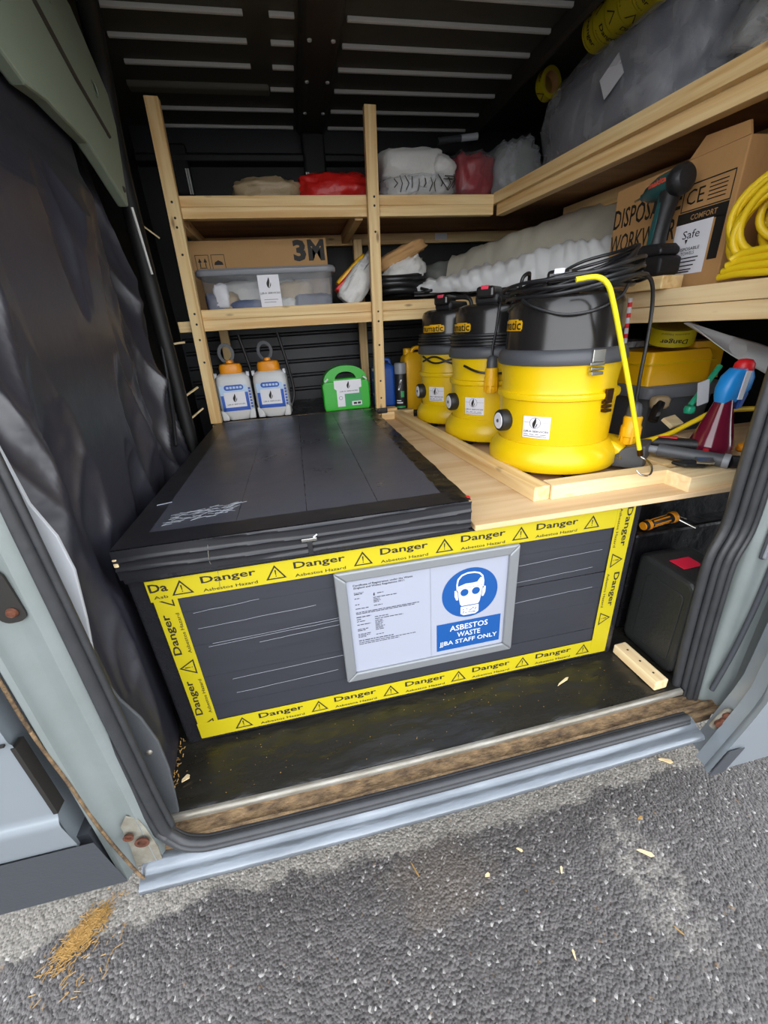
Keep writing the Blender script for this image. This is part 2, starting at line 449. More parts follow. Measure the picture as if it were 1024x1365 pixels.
def sgnpow(v, e): return math.copysign(abs(v) ** e, v)
def blob(mb, c, s, e=.6, amp=.1, freq=4, seed=0, nu=36, nv=20, rot=None, flat=True, ridge=.5):
    """lumpy soft bag: a superellipsoid with folds, flat underneath"""
    c = Vector(c)
    def fn(u, v):
        a = 2 * PI * u; b = PI * (v - .5)
        d = Vector((sgnpow(math.cos(b), e) * sgnpow(math.cos(a), e), sgnpow(math.cos(b), e) * sgnpow(math.sin(a), e), sgnpow(math.sin(b), e)))
        q = d * freq * .5 + Vector((seed * 5.3, seed * 2.1, seed * 7.7))
        f = noise.fractal(q, 1.0, 2.0, 4) * (1 - ridge) + (.35 - abs(noise.noise(q * 1.7))) * 1.4 * ridge
        p = d * (1 + amp * f)
        if flat and p.z < -.8: p.z = -.8 + (p.z + .8) * .15
        p = Vector((p.x * s[0], p.y * s[1], p.z * s[2]))
        if rot is not None: p = rot @ p
        return c + p
    return mb.grid(fn, nu, nv)

def coil(c, rad, r, turns, seed, n=28, X=None, jit=.01, dz=None, ell=1.0):
    """points of a loosely wound coil around Z"""
    rnd = random.Random(seed); pts = []
    dz = r * 1.2 if dz is None else dz
    for t in range(turns):
        rr = rad + rnd.uniform(-jit, jit); ox = rnd.uniform(-jit, jit); oy = rnd.uniform(-jit, jit); ph = rnd.uniform(0, 6); am = rnd.uniform(0, jit)
        for k in range(n):
            a = 2 * PI * k / n
            pts.append(Vector((c[0] + ox + rr * math.cos(a), c[1] + oy + rr * ell * math.sin(a), c[2] + t * dz + dz * k / n + am * math.sin(a * 2 + ph))))
    # blend the jumps between turns
    sm = []
    for i in range(len(pts)):
        w = pts[max(0, i - 2):i + 3]; q = Vector((0, 0, 0))
        for x in w: q += x
        sm.append(q / len(w))
    return [X @ p for p in sm] if X is not None else sm
# ================================================================== THE SETTING
GZ = -0.5
# ---- ground: asphalt, dry under the van, wet further out
def asphalt():
    m = bpy.data.materials.new('asphalt'); m.use_nodes = True
    n = m.node_tree.nodes; l = m.node_tree.links; b = n['Principled BSDF']
    tc = n.new('ShaderNodeTexCoord'); sep = n.new('ShaderNodeSeparateXYZ'); l.new(tc.outputs['Object'], sep.inputs[0])
    def noise_(sc, det=5, rough=.6):
        t = n.new('ShaderNodeTexNoise'); t.inputs['Scale'].default_value = sc; t.inputs['Detail'].default_value = det; t.inputs['Roughness'].default_value = rough
        l.new(tc.outputs['Object'], t.inputs['Vector']); return t.outputs['Fac']
    def math_(op, a, b_=None):
        x = n.new('ShaderNodeMath'); x.operation = op
        for i, q in enumerate((a, b_)):
            if q is None: continue
            if isinstance(q, (int, float)): x.inputs[i].default_value = q
            else: l.new(q, x.inputs[i])
        return x.outputs[0]
    def ramp(fac, p0, c0, p1, c1):
        r = n.new('ShaderNodeValToRGB'); r.color_ramp.elements[0].position = p0; r.color_ramp.elements[0].color = c0
        r.color_ramp.elements[1].position = p1; r.color_ramp.elements[1].color = c1; l.new(fac, r.inputs[0]); return r.outputs[0]
    def mix(fac, a, c, mode='MIX'):
        x = n.new('ShaderNodeMixRGB'); x.blend_type = mode
        if isinstance(fac, (int, float)): x.inputs[0].default_value = fac
        else: l.new(fac, x.inputs[0])
        for i, q in ((1, a), (2, c)):
            if isinstance(q, tuple): x.inputs[i].default_value = q
            else: l.new(q, x.inputs[i])
        return x.outputs[0]
    v = n.new('ShaderNodeTexVoronoi'); v.inputs['Scale'].default_value = 150; l.new(tc.outputs['Object'], v.inputs['Vector'])
    v2 = n.new('ShaderNodeTexVoronoi'); v2.inputs['Scale'].default_value = 95; l.new(tc.outputs['Object'], v2.inputs['Vector'])
    bw = n.new('ShaderNodeRGBToBW'); l.new(v.outputs['Color'], bw.inputs[0])
    # wet mask
    wy = math_('ADD', sep.outputs['Y'], math_('MULTIPLY', math_('SUBTRACT', noise_(4.5, 6, .7), .5), .22))
    wet = ramp(wy, .0, (1, 1, 1, 1), .0, (0, 0, 0, 1))
    rg = n.new('ShaderNodeMapRange'); rg.inputs['From Min'].default_value = -.118; rg.inputs['From Max'].default_value = -.098
    rg.inputs['To Min'].default_value = 1; rg.inputs['To Max'].default_value = 0; l.new(wy, rg.inputs['Value'])
    # a drier, sandy patch on the wet part
    def spot(cx, cy, rx, ry):
        dx = math_('DIVIDE', math_('SUBTRACT', sep.outputs['X'], cx), rx); dy = math_('DIVIDE', math_('SUBTRACT', sep.outputs['Y'], cy), ry)
        d = math_('SQRT', math_('ADD', math_('MULTIPLY', dx, dx), math_('MULTIPLY', dy, dy)))
        d = math_('ADD', d, math_('MULTIPLY', math_('SUBTRACT', noise_(16, 5, .7), .5), 2.2))
        g = n.new('ShaderNodeMapRange'); g.inputs['From Min'].default_value = .5; g.inputs['From Max'].default_value = 1.2
        g.inputs['To Min'].default_value = 1; g.inputs['To Max'].default_value = 0; l.new(d, g.inputs['Value']); return g.outputs[0]
    dry = mix(bw.outputs[0], lin('#6e6a62'), lin('#a19b92'))
    wetc = mix(bw.outputs[0], lin('#242121'), lin('#6c6764'))
    wetc = mix(ramp(noise_(3.2, 4), .35, (0, 0, 0, 1), .7, (1, 1, 1, 1)), wetc, mix(.5, wetc, lin('#524e4c')))
    c = mix(rg.outputs[0], dry, wetc)
    wetc2 = mix(.6, wetc, dry)
    c = mix(math_('MULTIPLY', math_('MULTIPLY', spot(.92, -.33, .09, .17), ramp(noise_(30, 4, .7), .42, (0, 0, 0, 1), .56, (1, 1, 1, 1))), .75), c, dry)
    c = mix(math_('MULTIPLY', spot(.35, -.2, .16, .1), .35), c, lin('#6e6254'))
    # small brown litter specks
    sp = ramp(noise_(38, 3, .5), .68, (0, 0, 0, 1), .74, (1, 1, 1, 1))
    c = mix(math_('MULTIPLY', sp, .45), c, lin('#8a6a3e'))
    # pale chips
    ch = ramp(bw.outputs[0], .86, (0, 0, 0, 1), .9, (1, 1, 1, 1))
    c = mix(math_('MULTIPLY', ch, .5), c, lin('#c4c0ba'))
    l.new(c, b.inputs['Base Color'])
    rr = n.new('ShaderNodeMapRange'); rr.inputs['To Min'].default_value = .85; rr.inputs['To Max'].default_value = .5; l.new(rg.outputs[0], rr.inputs['Value']); l.new(rr.outputs[0], b.inputs['Roughness'])
    hgt = math_('ADD', math_('MULTIPLY', v.outputs['Distance'], -1.0), math_('MULTIPLY', v2.outputs['Distance'], -.8))
    bp = n.new('ShaderNodeBump'); bp.inputs['Strength'].default_value = .8; bp.inputs['Distance'].default_value = .004
    l.new(hgt, bp.inputs['Height']); l.new(bp.outputs[0], b.inputs['Normal'])
    return m
M['asphalt'] = asphalt()
def ground_fn(u, v):
    x = -1.4 + 3.2 * u; y = -1.1 + 1.4 * v
    z = GZ + .0035 * noise.noise(Vector((x * 40, y * 40, 0))) + .004 * noise.noise(Vector((x * 5, y * 5, 3)))
    e = min(u, 1 - u, v, 1 - v)
    if e < .01: z = GZ
    return (x, y, z)
g = MB().grid(ground_fn, 280, 130)
B = 25
for (x0, x1, y0, y1) in ((-B, B, -B, -1.1), (-B, B, .3, B), (-B, -1.4, -1.1, .3), (1.8, B, -1.1, .3)):
    g.add([(x0, y0, GZ), (x1, y0, GZ), (x1, y1, GZ), (x0, y1, GZ)], [(0, 1, 2, 3)])
struct(g.build('ground', 'asphalt', smooth=180))

# ---- van floor under black film
FX0, FX1, FY0, FY1 = -.46, 1.9, -.163, 1.9
def floor_fn(u, v):
    x = FX0 + (1.12 - FX0) * u; y = FY0 + (.06 - FY0) * v
    z = .0035 * noise.fractal(Vector((x * 9, y * 22, 1)), 1, 2, 3)
    return (x, y, z if v > .02 else -.003)
fb = MB().grid(floor_fn, 150, 30)
fb.box(FX0, FX1, .06, FY1, -.03, -.001).box(FX0, FX1, FY0, .06, -.03, -.006)
floor = struct(fb.build('floor', 'film_floor', smooth=60))

# ---- walls
wb = MB().box(FX0, FX1, 1.86, 1.9, -.05, 1.86)
wall_back = struct(wb.build('wall_back', 'darkwall'))
for z in (.62, .70, .78, .86, .93):                       # pressed ridges of the side panel
    MB().tube([(-.45, 1.857, z), (1.6, 1.857, z)], .012, 8).build('panel_ridge', 'darkwall', wall_back, smooth=60)
pl = MB().prism([(1.855, 1.70), (1.80, 1.71), (1.795, 1.735), (1.855, 1.76)], -.45, 1.85, Matrix(((0, 0, 1, 0), (1, 0, 0, 0), (0, 1, 0, 0), (0, 0, 0, 1))))
pl.build('roof_rail', 'blackwall', wall_back, bevel=.004)
struct(MB().box(1.86, 1.9, FY0, 1.9, -.05, 1.86).build('wall_right', 'blackwall'))
struct(MB().box(-.5, FX0, -.1, 1.9, -.05, 1.86).build('wall_left', 'blackwall'))
# black lining right behind the post bays
MB().box(-.46, 1.85, 1.845, 1.86, 1.0, 1.7).build('lining_panel', 'blackwall', wall_back)

# ---- roof with ribs and a bow
CZ = 1.86
ceil_ = struct(MB().box(FX0, FX1, -.19, 1.9, CZ, CZ + .03).build('ceiling', 'roof'))
ribY = [1.845, 1.675, 1.50, 1.345, 1.20, 1.06, .93, .79, .65]
for i, y in enumerate(ribY):
    for (x0, x1) in ((-.30, .30), (.47, 1.2)):
        if i in (3, 4, 5) and x0 < 0: x1 = .14
        if i == 2 and x0 < 0: x0 = .205
        prof = [(y - .007, CZ), (y - .005, CZ - .012), (y + .006, CZ - .012), (y + .012, CZ)]
        q = MB().prism(prof, x0, x1, Matrix(((0, 0, 1, 0), (1, 0, 0, 0), (0, 1, 0, 0), (0, 0, 0, 1))))
        q.build('roof_rib', 'rib', ceil_, bevel=.002)
        if i in (3, 4, 5) and x0 < 0:
            prof2 = prof
            MB().prism(prof2, .22, .30, Matrix(((0, 0, 1, 0), (1, 0, 0, 0), (0, 1, 0, 0), (0, 0, 0, 1)))).build('roof_rib', 'rib', ceil_, bevel=.002)
# low stiffener by the front left
prof = [(1.47, CZ), (1.48, CZ - .018), (1.52, CZ - .020), (1.54, CZ)]
MB().prism(prof, -.34, .20, Matrix(((0, 0, 1, 0), (1, 0, 0, 0), (0, 1, 0, 0), (0, 0, 0, 1)))).build('roof_stiffener', 'roof_lt', ceil_, bevel=.006)
bw = MB().prism([(.31, CZ), (.325, CZ - .035), (.35, CZ - .04), (.42, CZ - .04), (.445, CZ - .035), (.46, CZ)], -1.85, .15, Matrix(((1, 0, 0, 0), (0, 0, -1, 0), (0, 1, 0, 0), (0, 0, 0, 1))))
bow = bw.build('roof_bow', 'bow', ceil_, bevel=.008)
for y in (1.1, 1.35, 1.6):
    for x in (.345, .425):
        MB().lathe([(.008, 0), (.007, -.004), (0.0001, -.004)], 12, T(x, y, CZ - .04)).build('bolt', 'rib', bow)
# bow bracket down the back wall
MB().box(.33, .44, 1.78, 1.855, 1.56, 1.82).build('bow_bracket', 'blackwall', wall_back, bevel=.01)
for x in (.335, .345, .425, .435):
    MB().tube([(x, 1.775, 1.57), (x, 1.775, 1.66)], .004, 6).build('bracket_edge', 'rib', wall_back)
MB().box(-.3, -.22, 1.80, 1.855, 1.58, 1.78).build('bow_bracket', 'blackwall', wall_back, bevel=.01)
for x in (-.235, -.225):
    MB().tube([(x, 1.795, 1.58), (x, 1.795, 1.68)], .004, 6).build('bracket_edge', 'rib', wall_back)
# side rail of the roof on the right, running to the back
sr = MB().prism([(1.200, CZ), (1.205, CZ - .05), (1.212, CZ - .062), (1.224, CZ - .062), (1.23, CZ)], -1.85, .15, Matrix(((1, 0, 0, 0), (0, 0, -1, 0), (0, 1, 0, 0), (0, 0, 0, 1))))
sr.build('side_rail', 'bow', ceil_, bevel=.004)
# header over the door (outside the frame)
struct(MB().box(-.5, 1.95, -.26, -.17, 1.70, 1.89).build('trim_1', 'silver', bevel=.02), 'silver header above the sliding door opening')

# ---- left upper pillar, sage green pressed panel
def xplane(pts, x0, x1):
    """polygon given as (y, z) extruded between x0 and x1"""
    return MB().prism(pts, x0, x1, Matrix(((0, 0, 1, 0), (1, 0, 0, 0), (0, 1, 0, 0), (0, 0, 0, 1))))
gp = MB()
outl = [(.934, 1.33), (.945, 1.36), (1.03, 1.56), (1.03, 1.64), (.88, 1.76), (.30, 1.86), (.15, 1.86), (.30, 1.47), (.44, 1.42), (.53, 1.43), (.60, 1.425), (.72, 1.42), (.80, 1.39)]
gp = xplane(outl, -.335, -.302)
sage = struct(gp.build('trim_2', 'sage', bevel=.006), 'sage green pressed metal pillar panel at the upper left')
MB().tube([(-.301, .915, 1.50), (-.300, .75, 1.56), (-.300, .55, 1.66), (-.300, .35, 1.76)], .006, 8).build('crease', 'bow', sage)
for (y, z) in ((.72, 1.70), (.90, 1.60)):
    MB().lathe([(.018, 0), (.02, .003), (.014, .003), (.013, 0)], 18, T(-.302, y, z) @ RY(90)).build('pressed_ring', 'sage', sage)
for (y, z) in ((.905, 1.505), (.925, 1.375)):
    MB().lathe([(.009, 0), (.006, .004), (0.0001, .004)], 12, T(-.302, y, z) @ RY(90)).build('screw', 'bow', sage)
# dark edge rails beside it
dr = MB().tube(spline([(-.33, 1.03, .02), (-.325, 1.03, .9), (-.33, 1.06, 1.45), (-.30, 1.02, 1.70), (-.22, .75, 1.83)], 8), .028, 10)
struct(dr.build('trim_3', 'blackwall', smooth=60), 'dark grey body rail rising behind the hanging black sheet')
MB().tube([(-.298, .985, 1.15), (-.298, .95, 1.335)], .004, 6).build('bright_edge', 'rib', sage)

# ---- door step: aluminium edge, rusty track, seal, sill
def bow_y(x): return -.01 * (1 - ((x - .3) / .75) ** 2) * 1.0   # the side of the van bulges a little
def strip(prof, x0, x1, nx, mname, name, parent=None, smooth=50, zf=None, jag=0):
    """(y, z) profile swept along X with the van's slight bow"""
    def fn(u, v):
        x = x0 + (x1 - x0) * u; k = v * (len(prof) - 1); i = min(int(k), len(prof) - 2); t = k - i
        y = prof[i][0] * (1 - t) + prof[i + 1][0] * t; z = prof[i][1] * (1 - t) + prof[i + 1][1] * t
        w = noise.noise(Vector((x * 14, y * 60, z * 60))) * jag
        return (x, y + bow_y(x) + w, z + w)
    return MB().grid(fn, nx, (len(prof) - 1) * 2).build(name, mname, parent, smooth=smooth)
e = strip([(-.156, -.004), (-.158, .002), (-.165, .002), (-.169, -.002), (-.169, -.012), (-.15, -.012)], -.262, 1.045, 40, 'alu', 'trim_4')
struct(e, 'worn aluminium edging strip along the front of the floor')
e = strip([(-.16, -.01), (-.163, -.03), (-.172, -.034), (-.188, -.035), (-.192, -.028), (-.200, -.030), (-.203, -.05), (-.205, -.09)], -.30, 1.12, 60, 'track', 'trim_5', jag=.0022)
struct(e, 'rusty dirty sliding door track below the floor edge')
sl = strip([(-.200, -.05), (-.203, -.042), (-.212, -.040), (-.226, -.046), (-.232, -.052), (-.246, -.054), (-.256, -.058), (-.260, -.066), (-.256, -.076), (-.235, -.084), (-.14, -.09), (-.04, -.10)], -.30, 1.035, 60, 'sillpaint', 'trim_6')
struct(sl, 'scuffed blue grey painted sill of the van')
# rubber seal: along the sill and up the left pillar
sp = spline([(1.02, -.215, -.036), (.7, -.219, -.034), (.3, -.222, -.034), (-.1, -.219, -.034), (-.19, -.215, -.030), (-.232, -.208, .0), (-.245, -.205, .06), (-.247, -.203, .3), (-.248, -.2, .6), (-.252, -.198, 1.0), (-.255, -.196, 1.3), (-.255, -.196, 1.69)], 8)
seal = struct(MB().tube(sp, .0105, 10).build('trim_7', 'rubber', smooth=60), 'black rubber door seal along the sill and left pillar')
sp2 = [p + Vector((-.014 if p.z > .02 else -.004, -.004 if p.z > .02 else -.0085, -.004 if p.z < .02 else 0)) for p in sp]
MB().tube(sp2, .0068, 8).build('seal_lip', 'rubber', seal, smooth=60)
sp3 = [p + Vector((.013, .006, 0)) if p.z > .02 else p + Vector((0, .010, .001)) for p in sp]
MB().tube(sp3, .0062, 8).build('seal_lip', 'rubber', seal, smooth=60)

# ---- left pillar jamb: pressed silver channel, swept along Z
def vsweep(prof, z0, z1, nz, mname, name, parent=None, lean=0, smooth=40, zfun=None):
    def fn(u, v):
        k = u * (len(prof) - 1); i = min(int(k), len(prof) - 2); t = k - i
        x = prof[i][0] * (1 - t) + prof[i + 1][0] * t; y = prof[i][1] * (1 - t) + prof[i + 1][1] * t
        z = z0 + (z1 - z0) * v
        return (x + lean * z, y, z)
    return MB().grid(fn, (len(prof) - 1) * 2, nz).build(name, mname, parent, smooth=smooth)
jl = vsweep([(-.255, -.200), (-.261, -.214), (-.272, -.222), (-.288, -.216), (-.305, -.214), (-.318, -.222), (-.324, -.236), (-.332, -.238), (-.336, -.226), (-.345, -.224), (-.347, -.205)], -.055, 1.72, 30, 'jamb', 'trim_8', lean=.012)
struct(jl, 'silver painted door jamb of the left pillar')
MB().tube(spline([(-.316, -.239, 1.70), (-.330, -.239, 1.0), (-.331, -.239, .6), (-.333, -.239, .4), (-.326, -.238, .26), (-.322, -.236, .12), (-.305, -.238, -.02), (-.292, -.243, -.058)], 6), .0028, 8).build('brown_seam', 'track', jl, smooth=60)
# dirty foot of the jamb with two rusty holes
ft = MB().prism([(-.268, .10), (-.285, .115), (-.302, .09), (-.305, .02), (-.312, -.045), (-.262, -.05), (-.258, .0), (-.262, .06)], -.0005, .002, T(0, -.2195, 0) @ RX(90))
foot = ft.build('jamb_foot', 'jamb_dirty', jl, bevel=.002)
for (dx, dz, r) in ((-.010, .062, .0085), (.008, .038, .012)):
    MB().lathe([(r, 0), (r * 1.15, .004), (r * .7, .004), (r * .55, -.002), (.0001, -.002)], 18, T(-.283 + dx, -.226, dz) @ RX(90)).build('rusty_hole', 'rust', jl, smooth=50)
# dark pocket higher up
MB().prism(rrect(.036, .085, .014), 0, .004, T(-.290, -.219, .625) @ RX(90) @ RZ(4)).build('catch_recess', 'ink', jl)
MB().lathe([(.008, 0), (.006, .004), (.0001, .004)], 12, T(-.285, -.224, .60) @ RX(90)).build('rust_spot', 'rust', jl)

# ---- front door skin at the left: silver with a crease, dark lower trim
dk = MB()
def door_prof(z):
    # outward y of the skin by height
    if z > .40: return -.262
    if z > .385: return -.262 + .006 * (.40 - z) / .015
    if z > .215: return -.258
    if z > .195: return -.258 - .010 * (.215 - z) / .02
    if z > .12: return -.266 + .008 * (.195 - z) / .075
    return -.258 + .02 * max(0, .12 - z) / .16
def door_fn(u, v):
    z = .125 + (1.72 - .125) * v; x = -1.3 + (1.3 - .348) * u
    return (x, door_prof(z), z)
d1 = MB().grid(door_fn, 8, 210)
d1.box(-1.3, -.36, -.25, -.2, .1, 1.72)
door1 = struct(d1.build('door_1', 'silver', smooth=25), 'silver front door skin at the left edge')
def trim_fn(u, v):
    z = -.055 + (.125 + .055) * v; x = -1.3 + (1.3 - .325 + .02 * (z + .05)) * u
    return (x, door_prof(z) - .003, z)
lt = MB().grid(trim_fn, 8, 10); lt.box(-1.3, -.34, -.24, -.2, -.05, .12)
lt.build('lower_trim', 'trimblack', door1, smooth=40)
MB().box(-1.3, -.352, -.266, -.262, .397, .401).build('panel_gap', 'ink', door1)
MB().prism([(-.352, .22), (-.345, .22), (-.345, .385), (-.352, .385)], -.001, .02, T(0, -.24, 0) @ RX(90)).build('door_edge_gap', 'ink', door1)
# body underside beneath the door
struct(MB().box(-1.3, 1.9, .12, 1.6, -.22, -.04).build('trim_9', 'blackwall'), 'dark underside of the van body')

# pale trim and grey plate inside the left pillar
def yplane(pts, y, t):
    return MB().prism([(p[0], p[1]) for p in pts], 0, t, T(0, y, 0) @ RX(90))
wp = yplane([(-.268, 1.69), (-.27, .80), (-.276, .60), (-.279, .395), (-.255, .44), (-.238, .53), (-.225, .62), (-.228, .68), (-.244, .735), (-.252, .87), (-.25, 1.69)], -.158, .006)
struct(wp.build('trim_10', 'whiteplate', bevel=.001), 'pale grey plastic strip behind the seal of the left pillar')
gpl = yplane([(-.279, .395), (-.275, .2), (-.268, .06), (-.262, .0), (-.25, -.012), (-.232, .0), (-.224, .06), (-.215, .14), (-.214, .22), (-.225, .29), (-.245, .345), (-.262, .435)], -.156, .006)
gpo = struct(gpl.build('trim_11', 'plate', bevel=.0015), 'dark grey riveted plate at the foot of the left pillar')
for (x, z) in ((-.258, .355), (-.236, .20)):
    MB().lathe([(.006, 0), (.005, .003), (.0001, .0045)], 14, T(x, -.162, z) @ RX(90)).build('rivet', 'alu', gpo, smooth=60)

# ---- right pillar: ridged seal, jamb, slid-back door
def rp(dx, dy): return spline([(1.045 + dx, -.15 + dy, 1.69), (1.045 + dx, -.15 + dy, 1.3), (1.045 + dx, -.15 + dy, .8), (1.052 + dx, -.148 + dy, .6), (1.056 + dx, -.147 + dy, .48), (1.036 + dx, -.148 + dy, .40), (1.036 + dx, -.15 + dy, .3), (1.043 + dx, -.152 + dy, .15), (1.055 + dx, -.155 + dy, -.04)], 8)
rs = struct(MB().tube(rp(-.004, .012), .011, 10).build('trim_12', 'rubber', smooth=60), 'ridged black rubber seal down the right pillar')
for k, (dx, dy, r) in enumerate(((.008, -.002, .008), (.019, -.012, .009), (.030, -.020, .006))):
    MB().tube(rp(dx, dy), r, 8).build('seal_ridge', 'rubber', rs, smooth=60)
jr = vsweep([(1.085, -.150), (1.092, -.176), (1.100, -.184), (1.118, -.190), (1.128, -.200), (1.150, -.204), (1.158, -.192), (1.20, -.19), (1.35, -.19)], -.05, 1.72, 30, 'jamb', 'trim_13')
struct(jr, 'grey painted door jamb of the right pillar')
MB().tube(spline([(1.125, -.203, 1.65), (1.125, -.203, .5), (1.118, -.201, .2), (1.098, -.196, .02)], 6), .006, 8).build('dark_groove', 'trimblack', jr, smooth=60)
MB().prism(rrect(.02, .085, .009), 0, .005, T(1.108, -.188, .455) @ RX(90)).build('lock_recess', 'trimblack', jr, bevel=.002)
MB().prism(rrect(.013, .05, .006), 0, .008, T(1.109, -.190, .44) @ RX(90)).build('striker', 'grylt', jr, bevel=.002)
# end of the track and the sliding arm bracket
tb = MB().box(1.0, 1.16, -.215, -.20, -.052, -.040).box(1.03, 1.14, -.20, -.165, -.05, -.036)
struct(tb.build('trim_14', 'track', bevel=.004), 'rusty end of the door track below the right pillar')
# door, slid back along the outside
def sd_fn(u, v):
    z = -.135 + 1.87 * v
    edge = 1.022 + (.075 * min(1, (z + .135) / .22)) + .0 * z
    x = edge + (1.9 - edge) * (u ** 1.5)
    return (x, -.30 - .012 * math.sin(min(1, (z + .135) / .5) * PI / 2) , z)
sd = MB().grid(sd_fn, 12, 40)
def sde_fn(u, v):
    z = -.135 + 1.87 * v; edge = 1.022 + (.075 * min(1, (z + .135) / .22)); y0 = -.30 - .012 * math.sin(min(1, (z + .135) / .5) * PI / 2)
    prof = [(0, 0), (.003, .012), (.010, .018), (.012, .045), (.03, .05), (.034, .08)]
    k = u * 5; i = min(int(k), 4); t = k - i
    return (edge + prof[i][0] * (1 - t) + prof[i + 1][0] * t, y0 + prof[i][1] * (1 - t) + prof[i + 1][1] * t, z)
sd.grid(sde_fn, 10, 40)
door2 = struct(sd.build('door_2', 'silver', smooth=35), 'silver sliding door pushed back beyond the right pillar')
def sdt_fn(u, v):
    z = -.137 + .085 * v; edge = 1.0215 + (.075 * min(1, (z + .137) / .22)) ; x = edge + (1.9 - edge) * u
    return (x, -.304 - .012 * math.sin(max(0, min(1, (z + .135) / .5)) * PI / 2), z)
def eg_fn(u, v):
    z = -.137 + .085 * v; edge = 1.0205 + (.075 * min(1, (z + .135) / .22))
    return (edge + .045 * u, -.3045 - .012 * math.sin(max(0, min(1, (z + .135) / .5)) * PI / 2), z)
MB().grid(eg_fn, 4, 8).build('edge_guard', 'trimblack', door2, solid=.002)
bk = MB().prism(rrect(.03, .075, .012), 0, .008, T(1.085, -.245, -.02) @ RZ(-20) @ RX(90) @ RZ(-20))
bko = bk.build('hinge_bracket', 'jamb_dirty', door2, bevel=.003)
for (dx, dz, r) in ((.004, .018, .011), (-.008, -.008, .012), (-.002, .003, .008)):
    MB().lathe([(r, 0), (r, .006), (r * .5, .009), (.0001, .009)], 16, T(1.083 + dx, -.252, -.02 + dz) @ RZ(-20) @ RX(90)).build('rusty_bolt', 'rust', door2, smooth=50)
# ================================================================== THE BIG BLACK BOX
BX0, BX1, BD, BH = -.247, .958, 1.2, .494
box = thing('storage_box', (.35, .6, 0), 'large black duct-taped storage box with yellow danger tape around its front', 'box')
MB().box(BX0, BX1, .002, BD, .002, BH).build('body', 'duct_black', box, world=True, bevel=.006)
# horizontal strips of dark tape over the front
TL0 = -.212; zt = .022; rnd = random.Random(4)
for i in range(10):
    h = .0478; dy = -.0012 if i % 2 else -.0004
    x0 = TL0 + .03; x1 = .932 - .03
    sk = rnd.uniform(-.003, .003)
    s = MB(); y = .002 + dy
    s.prism([(x0, zt), (x1, zt + sk), (x1, zt + h + sk), (x0, zt + h)], 0, .0012, T(0, y, 0) @ RX(90))
    s.build('tape_strip', 'duct', box, world=True)
    zt += h * .985
# pale creases where the tape overlaps
for (z, x0, x1) in ((.305, -.12, .20), (.298, -.13, .18), (.352, -.14, .12), (.19, -.10, .2), (.145, -.1, .15), (.285, -.02, .18), (.37, .60, .86), (.255, .58, .85), (.32, .62, .84), (.395, -.14, .0)):
    p = spline([(x0 + (x1 - x0) * k / 8, -.0012, z + rnd.uniform(-.0007, .0007) + .008 * k / 8) for k in range(9)], 3)
    MB().tube(p, .00055, 4).build('tape_crease', 'grylt', box, world=True)
# lid
LX0, LX1, LY0, LY1, LZ = -.245, .487, -.012, 1.225, .573
lid = MB().box(LX0, LX1, LY0, LY1, .4945, LZ).build('lid', 'duct_black', box, world=True, bevel=.005)
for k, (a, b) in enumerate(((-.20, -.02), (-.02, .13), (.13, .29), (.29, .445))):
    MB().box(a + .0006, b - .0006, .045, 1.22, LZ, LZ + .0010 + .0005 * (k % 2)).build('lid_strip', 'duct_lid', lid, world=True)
def wr_fn(x0, x1, y0, y1, z0, amp, sd, fq=18):
    def fn(u, v):
        x = x0 + (x1 - x0) * u; y = y0 + (y1 - y0) * v
        return (x, y, z0 + amp * noise.fractal(Vector((x * fq, y * fq, sd)), 1, 2, 3))
    return fn
MB().grid(wr_fn(LX0 - .002, -.195, LY0, LY1, LZ + .0015, .0009, 1), 6, 80).build('edge_tape', 'duct_edge', lid, world=True, smooth=60)
MB().grid(wr_fn(.44, LX1 + .002, LY0, LY1, LZ + .0018, .003, 2), 8, 80).build('edge_tape', 'film_black', lid, world=True, smooth=60)
MB().grid(wr_fn(LX0, LX1, LY0 - .001, .05, LZ + .0022, .0010, 3), 60, 6).build('edge_tape', 'duct_edge', lid, world=True, smooth=60)
def ff_fn(u, v):
    x = LX0 - .002 + (LX1 - LX0 + .004) * u; z = .508 + (LZ - .508) * v
    return (x, LY0 - .002 - .005 * max(0, 1 - 3 * abs(noise.noise(Vector((x * 2.2, z * 42, 5))))) ** 3 - .0015 * noise.noise(Vector((x * 9, z * 30, 2))), z)
MB().grid(ff_fn, 160, 22).build('edge_tape', 'duct_edge', lid, world=True, smooth=60)
for (x, y, l_) in ((-.13, .13, 1),):                     # scuffed patch in the corner of the lid
    sc = MB(); r2 = random.Random(8)
    for i in range(70):
        a = r2.uniform(-.17, -.02); b = .07 + r2.uniform(0, .06) + (a + .17) * .25; w = r2.uniform(.006, .018); t = r2.uniform(-.4, .8)
        sc.tube([(a - w * math.cos(t), b - w * math.sin(t), LZ + .0022), (a, b, LZ + .0024), (a + w * math.cos(t), b + w * math.sin(t), LZ + .0022)], .0006, 4)
    so = sc.build('scuff', 'grylt', lid, world=True); so['kind'] = 'stuff'
# white torn corner and nicks
MB().box(LX0 - .003, LX0 + .006, LY0 - .004, LY0 + .006, .538, .556).build('torn_corner', 'pine_pale', lid, world=True, bevel=.002)
MB().tube([(-.222, .205, LZ + .003), (-.19, .215, LZ + .003)], .0012, 4).build('white_nick', 'paper', lid, world=True)
MB().box(.47, .492, .0, .012, LZ, LZ + .003).build('red_tag', 'red', lid, world=True)
# latch
lt = MB().box(.112, .144, LY0 - .009, LY0 - .001, .536, .543).build('latch', 'steel', lid, world=True, bevel=.001)
MB().box(.123, .133, LY0 - .010, LY0 - .001, .505, .536).build('latch_tongue', 'blkm', lid, world=True, bevel=.001)
MB().tube([(.135, -.016, .54), (.145, -.02, .55)], .002, 6).build('latch_pin', 'white', lid, world=True)
